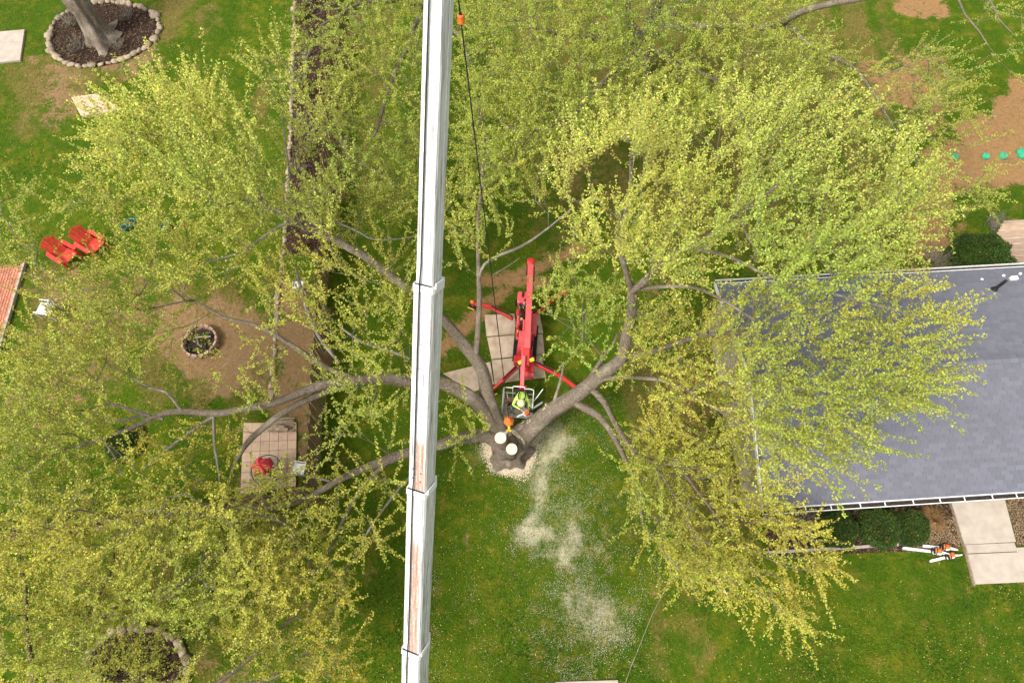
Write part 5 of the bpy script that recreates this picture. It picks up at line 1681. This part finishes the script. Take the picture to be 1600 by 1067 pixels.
    for s in (-1, 1): m.lathe(tow((s * .035, .515, 1.395)), [(.004, -.01), (.012, 0), (.004, .01)], 8)
    m.build('eyes', M_BLACK, root)
    m = MB(); m.lathe(tow((0, .535, 1.375)), [(.02, -.015), (.016, 0), (.005, .02)], 8); m.build('nose', M_SKIN, root)
    q = tow((.24, .60, .82))
    chainsaw(q, math.atan2(LR[1] * .75 + LF[1] * .6, LR[0] * .75 + LF[0] * .6) + math.pi, 'orange chainsaw held by the worker in the lift basket', False, .5, None, 1.0)
make_worker()

# ================================================================== GARDEN THINGS
def adirondack(p, ang, label, mat, group, s=1.0):
    root = empty('garden_chair', tuple(p), label, 'chair', group)
    Mx = Matrix.Rotation(ang, 3, 'Z'); P = Vector([float(q) for q in p])
    def q(x, y, z): return P + Mx @ (Vector((x, y, z)) * s)
    def bm(nm, a, b, w, h, up=(0, 0, 1)):
        m = MB(); m.beam(q(*a), q(*b), w * s, h * s, up=up, bev=.006); return m.build(nm, mat, root)
    # faces +x; seat slopes back
    for i in range(6):
        x = .32 - i * .095; z = .38 - i * .022
        bm('seat_slat', (x, -.28, z), (x, .28, z), .085, .022)
    for i in range(5):
        y = -.22 + i * .11; top = 1.0 - .05 * abs(i - 2) ** 1.5
        upv = Mx @ Vector((1, 0, .35))
        bm('back_slat', (-.20, y * .9, .30), (-.58, y * 1.12, top), .10, .022, up=tuple(upv))
    for sy in (-1, 1):
        bm('arm', (-.42, sy * .34, .56), (.36, sy * .36, .58), .14, .025)
        bm('leg', (.30, sy * .31, 0), (.30, sy * .31, .57), .09, .03, up=tuple(Mx @ Vector((1, 0, 0))))
        bm('leg', (-.55, sy * .28, .03), (.33, sy * .28, .34), .03, .11)
        bm('leg', (-.40, sy * .31, 0), (-.40, sy * .31, .56), .08, .03, up=tuple(Mx @ Vector((1, 0, 0))))
    bm('back_rail', (-.42, -.34, .55), (-.42, .34, .55), .09, .025)
    return root
gA = 'red slatted garden chairs on the lawn'
adirondack(at(110, 406), dirpx((90, 392), (120, 410)), 'red slatted garden chair closer to the brick patio', M_CHAIR, gA, 1.12)
adirondack(at(152, 390), dirpx((135, 378), (165, 396)), 'red slatted garden chair closer to the teal tubs', M_CHAIR, gA, 1.12)

def tub(p, r, h, label, mat):
    m = MB(); m.lathe(p, [(r * .68, 0), (r * .75, .02), (r * .95, h * .8), (r * 1.06, h * .88), (r * 1.06, h), (r * .93, h), (r * .90, h * .8), (r * .2, h * .76)], 18)
    o = m.build('plant_tub', mat, None, True); tag(o, label, 'plant tub', 'small teal tubs under the left branches')
    m = MB(); m.lathe((p[0], p[1], p[2] + h * .72), [(r * .9, 0), (r * .89, .03), (r * .3, .06)], 14); m.build('soil', M_CHAR, o)
tub(at(209, 354), .21, .34, 'larger green teal tub by the red garden chairs', M_TEAL)
tub(at(197, 359), .15, .22, 'small blue teal tub beside the larger green one', M_TEAL)
tub(at(262, 358), .20, .30, 'teal tub standing alone further from the red chairs', M_TEAL)

for px, py, r, lb in ((1491, 246, .17, 'small green round cover half hidden by yellow leaves'), (1540, 245, .16, 'small green round cover at the leaf edge on bare soil'), (1567, 244, .19, 'pale green round cover alone on open bare soil'), (1599, 241, .30, 'largest green round cover on the reddish bare soil')):
    q = at(px, py); m = MB()
    m.lathe(q, [(r, -.02), (r, .06), (r * .96, .085), (r * .9, .09), (r * .86, .08), (r * .2, .085), (r * .15, .10), (r * .02, .10)], 22)
    o = m.build('drain_cover', M_GLID); tag(o, lb, 'cover', 'green covers on the bare soil')
    for k in range(4):
        t = k * math.pi / 2 + .4; m = MB(); m.cyl(q + [math.cos(t) * r * .92, math.sin(t) * r * .92, .085], q + [math.cos(t) * r * .92, math.sin(t) * r * .92, .098], .014, n=6); m.build('bolt', M_STEEL, o)

# fire pit
fp = at(315, 536)
pit = empty('fire_pit', tuple(fp), 'low round brick fire pit with charred wood on bare soil', 'fire pit')
bmm = MB(); bmm.box((0, 0, 0), (.21, .085, .15), bev=.012)
fbm = bpy.data.meshes.new('brick'); fbm.from_pydata(bmm.v, [], bmm.f); fbm.materials.append(M_PITBRICK)
for lay in range(2):
    for k in range(17):
        t = 2 * math.pi * (k + .5 * lay) / 17
        if lay == 1 and 6.0 < k < 8: continue
        o = link_mesh('brick', fbm, pit)
        o.location = (.66 * math.cos(t), .66 * math.sin(t), .075 + .155 * lay); o.rotation_euler = (R(random.uniform(-6, 6)), R(random.uniform(-4, 4)), t + math.pi / 2 + R(random.uniform(-8, 8)))
m = MB(); m.lathe(fp, [(.62, -.02), (.60, .03), (.2, .07)], 20); m.build('ash', M_CHAR, pit)
for k in range(7):
    t = random.uniform(0, 3.14); c = fp + np.array([random.uniform(-.25, .25), random.uniform(-.25, .25), .10 + .03 * k]); d = np.array([math.cos(t), math.sin(t), random.uniform(-.05, .05)]) * random.uniform(.2, .34)
    m = MB(); m.cyl(c - d, c + d, .03, .024, 8); m.build('stick', M_LOG if k % 3 == 0 else M_CHAR, pit)

# white metal chair by the brick patio
def wire_chair(p, ang, label, name='garden_chair', s=1.0):
    root = empty(name, tuple(p), label, 'chair')
    Mx = Matrix.Rotation(ang, 3, 'Z'); P = Vector([float(q) for q in p])
    def q(x, y, z): return P + Mx @ Vector((x * s, y * s, z * s))
    m = MB(); m.tube([q(-.28, -.27, .42), q(-.40, -.27, .75), q(-.46, -.16, .98), q(-.48, 0, 1.02), q(-.46, .16, .98), q(-.40, .27, .75), q(-.28, .27, .42)], .022, 8); m.build('back_frame', M_WPLAS, root)
    for i in range(5):
        y = -.18 + i * .09; m = MB(); m.beam(q(-.29, y, .44), q(-.46, y, .96), .06, .012, up=tuple(Mx @ Vector((1, 0, .3)))); m.build('back_slat', M_WPLAS, root)
    for i in range(6):
        x = -.25 + i * .10; m = MB(); m.beam(q(x, -.26, .42), q(x, .26, .42), .075, .016); m.build('seat_slat', M_WPLAS, root)
    for sy in (-1, 1):
        m = MB(); m.tube([q(.25, sy * .28, 0), q(.25, sy * .29, .60), q(.22, sy * .29, .64), q(-.38, sy * .29, .66)], .02, 8); m.build('arm', M_WPLAS, root)
        m = MB(); m.tube([q(-.36, sy * .28, 0), q(-.28, sy * .27, .42)], .02, 8); m.build('leg', M_WPLAS, root)
    return root
wire_chair(at(80, 490), dirpx((110, 492), (70, 486)), 'white slatted garden chair near the red brick patio')
wire_chair(at(470, 452), R(95), 'small white slatted chair at the end of the mulch strip', s=.72)
wire_chair(at(471, 735), R(172), 'white slatted chair against the fence on the tiled patio', s=.74)

# round table with a folded red parasol
tc = at(426, 741)
tb = empty('round_table', tuple(tc), 'round glass topped table with dark wire rim on the tiled patio', 'table')
m = MB(); m.tube([tc + np.array([.54 * math.cos(t), .54 * math.sin(t), .72]) for t in [2 * math.pi * k / 28 for k in range(28)]], .016, 6, closed=True); m.build('rim', M_BLACK, tb)
m = MB(); m.cyl(tc + [0, 0, .705], tc + [0, 0, .716], .53, n=28); m.build('glass_top', M_GLASS, tb)
for k in range(4):
    t = math.pi / 4 + k * math.pi / 2; m = MB(); m.tube([tc + np.array([.5 * math.cos(t), .5 * math.sin(t), .70]), tc + np.array([.36 * math.cos(t), .36 * math.sin(t), .35]), tc + np.array([.46 * math.cos(t), .46 * math.sin(t), .055])], .014, 6); m.build('leg', M_BLACK, tb)
um = empty('parasol', tuple(tc), 'crumpled bright red parasol folded over the round patio table', 'parasol')
m = MB(); m.cyl(tc + [0, 0, .05], tc + [0, 0, 1.5], .02, n=10); m.build('pole', M_STEEL, um)
m = MB(); m.lathe(tc + [0, 0, .055], [(.2, 0), (.2, .04), (.05, .08)], 16); m.build('base', M_BLACK, um)
n = 48; vs = []; fs = []
prof = [(.02, 1.50), (.10, 1.47), (.22, 1.40), (.31, 1.28), (.34, 1.12), (.31, .98), (.26, .86)]
for j, (r_, z) in enumerate(prof):
    for k in range(n):
        t = 2 * math.pi * k / n
        w = 1 + .22 * math.sin(6 * t + .6 * j) * min(1, j / 2) + .10 * math.sin(13 * t + j) + .07 * math.sin(29 * t)
        vs.append((tc[0] + r_ * w * math.cos(t), tc[1] + r_ * w * .9 * math.sin(t), z + .04 * math.sin(6 * t + 1 + j)))
for j in range(len(prof) - 1):
    fs += [(j * n + k, (j + 1) * n + k, (j + 1) * n + (k + 1) % n, j * n + (k + 1) % n) for k in range(n)]
m = MB(); m.add(vs, fs); m.build('canopy', M_CANOPY, um, True)

# logs and offcuts stacked at the patio's end
for k in range(11):
    px = random.uniform(432, 446); py = 657 + (k % 6) * 4.0
    a = at(px - random.uniform(4, 14), py + random.uniform(-2, 3)); b = at(px + random.uniform(14, 24), py + random.uniform(-4, 2))
    z = .085 + .085 * (k // 4); r_ = random.uniform(.03, .06)
    m = MB()
    if k % 3 == 1: m.beam(a + [0, 0, z], b + [0, 0, z], r_ * 2.4, r_ * 1.1, bev=.006)
    else: m.tube([a + [0, 0, z], (a + b) / 2 + [0, .02, z + .015], b + [0, 0, z]], [r_, r_ * .95, r_ * .85], 9)
    bd_ = k % 3 == 1
    o = m.build('board' if bd_ else 'log', M_LOG); tag(o, 'flat sawn board in the wood pile at the patio end' if bd_ else 'round brown log in the wood pile at the patio end', 'board' if bd_ else 'log', 'boards in the wood pile' if bd_ else 'logs in the wood pile')

# thin rope on the lawn, stray sticks
m = MB(); pts = [at(1046, 905), at(1035, 930), at(1020, 958), at(1008, 985), at(996, 1015), at(984, 1045), at(975, 1075)]
m.tube([p + [RNG.normal(0, .02), 0, .03] for p in pts], .007, 6); tag(m.build('rope', M_TIMBER), 'thin pale rope lying across the lawn beyond the hanging branches', 'rope')
m = MB(); m.tube([BP(.52, -.05, .75), BP(.72, .18, 1.0), BP(.88, .40, 1.12)], .017, 7); tag(m.build('pruning_pole', M_WPLAS), 'pale pole sticking out from the lift basket', 'pole')

# ================================================================== SHRUBS
def shrub(px, py, r, h, col, label, nleaf, cat='shrub', group=None, size=.045):
    c = at(px, py)
    root = empty('shrub', tuple(c), label, cat, group)
    n = nleaf
    d = RNG.normal(size=(n, 3)); d[:, 2] = np.abs(d[:, 2]); d /= np.linalg.norm(d, axis=1, keepdims=True)
    k = 1 + .16 * (vnoise(d * 2.6 + 20 + px, 5) - .5) * 2 + .10 * (vnoise(d * 7 + 9, 6) - .5) * 2
    rr = (1 - .16 * RNG.random(n) ** 1.6) * k
    P = c + d * rr[:, None] * [r, r, h]
    P[:, 2] = np.maximum(P[:, 2], .05)
    V, F, K = leaves_at(P, d, size, np.repeat(col[None], n, 0) * (.75 + .5 * vnoise(P * 2.5, 8))[:, None], 3, .04)
    tag(np_mesh('foliage', V, F, M_SHRUB, root, False, K), kind='stuff')
    m = MB()
    for q in range(9):
        t = q * 2.4; e = c + np.array([math.cos(t) * r * .62, math.sin(t) * r * .62, h * .75])
        m.tube([c + [0, 0, -.02], (c + e) / 2 + [0, 0, .1 * h], e], [.035, .022, .01], 5)
    m.build('stems', M_BARK_D, root)
DG = np.array([0.042, 0.080, 0.014])
shrub(1306, 826, .66, .85, DG, 'dark clipped shrub under the house eave next to hanging yellow branches', 7000, group='clipped shrubs along the house')
shrub(1369, 826, .74, .92, DG * 1.1, 'dense dark round shrub in the middle of the clipped row by the house', 7500, group='clipped shrubs along the house')
shrub(1420, 826, .60, .85, DG, 'dark clipped shrub with pale specks beside the pebble bed', 6500, group='clipped shrubs along the house')
shrub(1527, 412, 1.28, 1.25, np.array([.040, .085, .012]), 'large dark green dome shrub between the roof and the wooden deck', 12000)

shrub(197, 694, .68, .5, DG * 1.25, 'dark green low shrub on the lawn beneath the pale forked branches', 5000)
# dry ornamental grass
def tuft(px, py, n, r, col, name, label, cat, up=.8, group=None):
    c = at(px, py); t = RNG.uniform(0, 2 * math.pi, n); k = RNG.uniform(.3, 1, n)
    b = c + np.stack([np.cos(t) * .06, np.sin(t) * .06, 0 * t], 1)
    L = RNG.uniform(.6, 1, n) * r
    mid = b + np.stack([np.cos(t) * L * .45 * k, np.sin(t) * L * .45 * k, L * up], 1)
    tip = b + np.stack([np.cos(t) * L * 1.1 * k, np.sin(t) * L * 1.1 * k, L * up * .8], 1)
    s = np.stack([-np.sin(t), np.cos(t), 0 * t], 1) * .006
    V = np.stack([b - s, b + s, mid + s, mid - s, tip - s * .3, tip + s * .3], 1).reshape(-1, 3)
    i = np.arange(n)[:, None] * 6
    F = np.vstack([i + [0, 1, 2, 3], i + [3, 2, 5, 4]])
    o = np_mesh(name, V, F, M_CHIP, None, False, np.repeat(np.clip(col * RNG.uniform(.6, 1.5, (n, 1)), 0, .8), 6, 0))
    tag(o, label, cat, group)
tuft(1452, 812, 700, .55, np.array([.21, .12, .05]), 'ornamental_grass', 'dry brown tuft of ornamental grass in the pebble bed', 'plant')

# bare twiggy perennials: strips, ring bed, bottom bed, by the deck
def twiggy(px, py, r, h, n, label, leaf=None, col=(.16, .12, .09), group='bare bushes in the mulch strip', name='bare_bush'):
    c = at(px, py)
    root = empty(name, tuple(c), label, 'bush', group)
    pool = Pool(); tips = []
    for k in range(n):
        t = random.uniform(0, 6.28); rr = r * math.sqrt(random.random()); e = c + np.array([math.cos(t) * rr, math.sin(t) * rr, h * random.uniform(.45, 1)])
        b = c + np.array([math.cos(t) * rr * .2, math.sin(t) * rr * .2, -.02])
        P = np.array([b, b + (e - b) * .5 + RNG.normal(0, .05, 3), e]); V, F = tube_np(P, np.array([.012, .008, .004]), 4); pool.add(V, F)
        for q in range(3):
            s = P[1] + (P[2] - P[1]) * random.random(); e2 = s + RNG.normal(0, .16, 3) + [0, 0, .06]
            V, F = tube_np(np.array([s, (s + e2) / 2 + RNG.normal(0, .02, 3), e2]), np.array([.006, .004, .003]), 3); pool.add(V, F); tips.append(e2)
        tips.append(e)
    tag(pool.build('stems', M_TWIG if leaf is None else M_BARK_D, root), kind='stuff')
    if leaf is not None:
        A = np.array(tips); V, F, K = leaves_at(np.vstack([A, A + RNG.normal(0, .06, A.shape)]), np.zeros((len(A) * 2, 3)), .055, np.repeat(leaf[None], len(A) * 2, 0), 3, .06)
        tag(np_mesh('foliage', V, F, M_LEAF, root, False, K), kind='stuff')
lab = 'low bare twiggy bush in the dark mulch strip beside the fence'
for k in range(13):
    py = 5 + k * 30 + random.uniform(-8, 8)
    lf = k in (1, 2, 5, 8)
    twiggy(random.uniform(468, 492), py, .55, .6, 26, 'low bush with fresh green leaves in the dark mulch strip beside the fence' if lf else lab, mixt(GREEN, LIME, .2) * .8 if lf else None, group='leafy bushes in the mulch strip' if lf else 'bare bushes in the mulch strip')
twiggy(470, 385, .5, .5, 22, 'dry reddish leafed bush at the end of the mulch strip', np.array([.17, .09, .05]))
for px, py in ((112, 40), (125, 78), (200, 30), (185, 75)):
    twiggy(px, py, .62, .7, 26, 'bare branching bush inside the oval stone ring', None, group='bare bushes in the stone ring')
for px, py in ((170, 1040), (240, 1045), (215, 1020)):
    twiggy(px, py, .6, .55, 34, 'leafy low bush inside the curved stone bordered bed', mixt(OLIVE, GREEN, .5), group='bushes in the stone bordered bed')
twiggy(312, 540, .40, .22, 9, 'green weeds growing inside the round brick fire pit', GREEN * .8, group=None, name='weed_clump')
twiggy(1550, 352, .5, .6, 40, 'bare brown bush at the clipped corner of the wooden deck', None, group='bare bushes by the house')
twiggy(1462, 410, .75, .6, 60, 'bare brown bush between the roof edge and the dark dome shrub', None, group='bare bushes by the house')
twiggy(1255, 815, .55, .6, 40, 'bare brown bush at the shaded end of the shrub row', None, group='bare bushes by the house')

# ================================================================== GRASS, LITTER, SAWDUST
KEEP_OUT = [[at(x, y)[:2] for x, y in m_[0]] for m_ in MATS] + [[tuple(q[:2]) for q in pc], pl,
            [at(x, y)[:2] for x, y in ((1483, 770), (1570, 766), (1670, 905), (1524, 914))],
            [at(x, y)[:2] for x, y in ((-30, 52), (38, 46), (31, 94), (-30, 100))], [at(x, y)[:2] for x, y in ((111, 152), (152, 146), (190, 172), (126, 181))],
            [at(x, y)[:2] for x, y in ((1150, 430), (1700, 400), (1700, 760), (1200, 780))]]
def free(P):
    ok = np.ones(len(P), bool)
    for k in KEEP_OUT: ok &= ~in_poly(P, k)
    ok &= np.hypot(P[:, 0] - at(797, 706)[0], P[:, 1] - at(797, 706)[1]) > .72
    return ok

def sample_px(n, box=(-20, -20, 1620, 1087)):
    # even per picture area, so that the near lawn and the far lawn carry the same grain
    q = np.stack([RNG.uniform(box[0], box[2], n), RNG.uniform(box[1], box[3], n)], 1)
    return at_arr(q[:, 0], q[:, 1], np.zeros(n))[:, :2]

P = sample_px(330000)
P = P[free(P)]
d, mu, sw, dry, red, peb = masks(P)
nz = vnoise(P * 1.1, 21)
pk = np.clip(1.15 - np.maximum(d * 1.5 + (nz - .5) * .8, 0) - mu * 2 - peb * 2, 0, 1) * (1 - .5 * np.clip(sw, 0, 1))
sel = RNG.random(len(P)) < pk
P, dry, nz = P[sel], dry[sel], nz[sel]
n = len(P)
t = RNG.uniform(0, 2 * math.pi, n)
L = RNG.uniform(.05, .10, n)
lean = np.stack([np.cos(t) * L * .7, np.sin(t) * L * .7, L * .75], 1)
b = np.column_stack([P, np.full(n, -.035)])
s = np.stack([-np.sin(t), np.cos(t), 0 * t], 1) * .012
V = np.stack([b - s, b + s, b + lean], 1).reshape(-1, 3)
pt_ = vnoise(P * .5, 22) * .55 + vnoise(P * 2.2, 23) * .45
g0 = np.array([.026, .066, .002]); g1 = np.array([.135, .165, .006]); gy = np.array([.26, .205, .035])
col = g0 + (g1 - g0) * np.clip((pt_ - .28) * 2.1, 0, 1)[:, None]
dm = np.clip(dry + (vnoise(P * 1.5, 24) - .5) * 1.2, 0, 1)[:, None] * .8
col = (col * (1 - dm) + gy * dm) * RNG.uniform(.6, 1.45, (n, 1))
o = np_mesh('grass', V, np.arange(n * 3).reshape(-1, 3), M_GRASS, None, False, np.repeat(col, 3, 0))
tag(o, 'short mown lawn grass with dry patches', 'grass', kind='stuff')

def flakes(P, z, size, col, name, label, cat):
    n = len(P)
    t = RNG.uniform(0, 6.283, n); a = RNG.uniform(.4, 1.0, n)[:, None] * size; w = a * RNG.uniform(.3, .7, (n, 1))
    tl = RNG.normal(0, .3, n)
    dx = np.stack([np.cos(t), np.sin(t), tl], 1) * a; dy = np.stack([-np.sin(t), np.cos(t), RNG.normal(0, .3, n)], 1) * w
    c = np.column_stack([P, z + RNG.uniform(0, .03, n)])
    V = np.stack([c - dx - dy, c + dx - dy, c + dx + dy, c - dx + dy], 1).reshape(-1, 3)
    o = np_mesh(name, V, np.arange(n * 4).reshape(-1, 4), M_CHIP, None, False, np.repeat(np.clip(col, 0, .9), 4, 0))
    tag(o, label, cat, kind='stuff')
P = sample_px(380000, (640, 620, 1150, 1087))
_, _, sw, _, _, _ = masks(P)
nz = vnoise(P * 3.0, 27) * .6 + vnoise(P * 9, 28) * .4
P = P[(RNG.random(len(P)) < np.clip(sw * 1.2 * (nz * 2.6 - .65), 0, 1) * .75) & free(P)]
flakes(P, -.005, .0095, np.array([.64, .57, .42]) * RNG.uniform(.5, 1.15, (len(P), 1)), 'sawdust', 'pale sawdust plume blown across the lawn from the stump', 'sawdust')
P = sample_px(26000)
P = P[free(P) & (RNG.random(len(P)) < .25 + .75 * (vnoise(P * .4, 29) > .5))]
flakes(P, .0, .022, np.array([.36, .30, .08]) * RNG.uniform(.5, 1.4, (len(P), 1)), 'leaf_litter', 'scattered small yellow leaves and twigs fallen on the lawn', 'leaf litter')
# sawdust heaped on the ground round the stump
t = RNG.uniform(0, 6.283, 9000); rr = .66 + np.abs(RNG.normal(0, .24, 9000)) * (.35 + vnoise(np.stack([np.cos(t) * 2 + 5, np.sin(t) * 2 + 5], 1), 3))
P = np.stack([at(797, 706)[0] + rr * np.cos(t) * 1.02, at(797, 706)[1] + rr * np.sin(t) * .95], 1)
flakes(P, -.005, .022, np.array([.78, .66, .48]) * RNG.uniform(.6, 1.15, (len(P), 1)), 'sawdust', 'thick pale sawdust ringed round the foot of the big stump', 'sawdust')

# bark mulch in the beds
P = sample_px(60000, (60, -20, 530, 420)); P2 = sample_px(14000, (100, 980, 320, 1087)); P3 = sample_px(16000, (1190, 780, 1510, 870))
P = np.vstack([P, P2, P3]); _, mu, _, _, _, _ = masks(P)
P = P[mu > .5]
mc = np.array([[.035, .022, .015], [.09, .055, .035], [.17, .11, .07], [.02, .014, .010]])[RNG.integers(0, 4, len(P))]
flakes(P, -.01, .045, mc * RNG.uniform(.7, 1.3, (len(P), 1)), 'bark_mulch', 'dark chipped bark mulch filling the planting beds', 'mulch')

# chips caught on the shoulders of the stump and on the limb beside the basket
cx, cy = at(797, 706)[:2]
n = 2600
t = RNG.uniform(0, 6.283, n); q = np.sqrt(RNG.random(n)) * .53
P = np.stack([cx + q * np.cos(t) * 1.02, cy + q * np.sin(t) * .88], 1)
k = vnoise(P * 3.5 + 4, 41) > .50
zt = np.interp(q, [0, .16, .27, .37, .46, .53], [1.66, 1.64, 1.60, 1.53, 1.44, 1.30])
P, zt = P[k], zt[k]
flakes(P, zt, .022, np.array([.74, .62, .44]) * RNG.uniform(.6, 1.15, (len(P), 1)), 'sawdust', 'pale sawdust caught on the bark between the two sawn stubs', 'sawdust')

a_, b_ = at(812, 684, 1.1), at(858, 640, 2.35)
n = 900
t = RNG.random(n) ** 1.3; lat = RNG.normal(0, .13, n); rl = np.interp(t, [0, 1], [.40, .30])
ax_ = (b_ - a_) / np.linalg.norm(b_ - a_); sd_ = np.array([ax_[1], -ax_[0], 0]); sd_ /= np.linalg.norm(sd_)
C = a_ + (b_ - a_) * t[:, None] + sd_ * lat[:, None]
zz = C[:, 2] + np.sqrt(np.maximum(rl ** 2 - lat ** 2, .01)) + .0
k = vnoise(C * 5, 44) > .5
flakes(C[k][:, :2], zz[k], .022, np.array([.74, .63, .46]) * RNG.uniform(.6, 1.15, (int(k.sum()), 1)), 'sawdust', 'pale sawdust lying along the thick limb beside the lift basket', 'sawdust')

m = MB(); m.tube([at(1088, 872, 2.6), at(1110, 890, 2.5), at(1128, 915, 2.35), at(1140, 935, 2.3)], [.035, .03, .022, .01], 7)
tag(m.build('broken_branch', M_CUT), 'pale freshly broken branch caught in the hanging yellow leaves', 'branch')
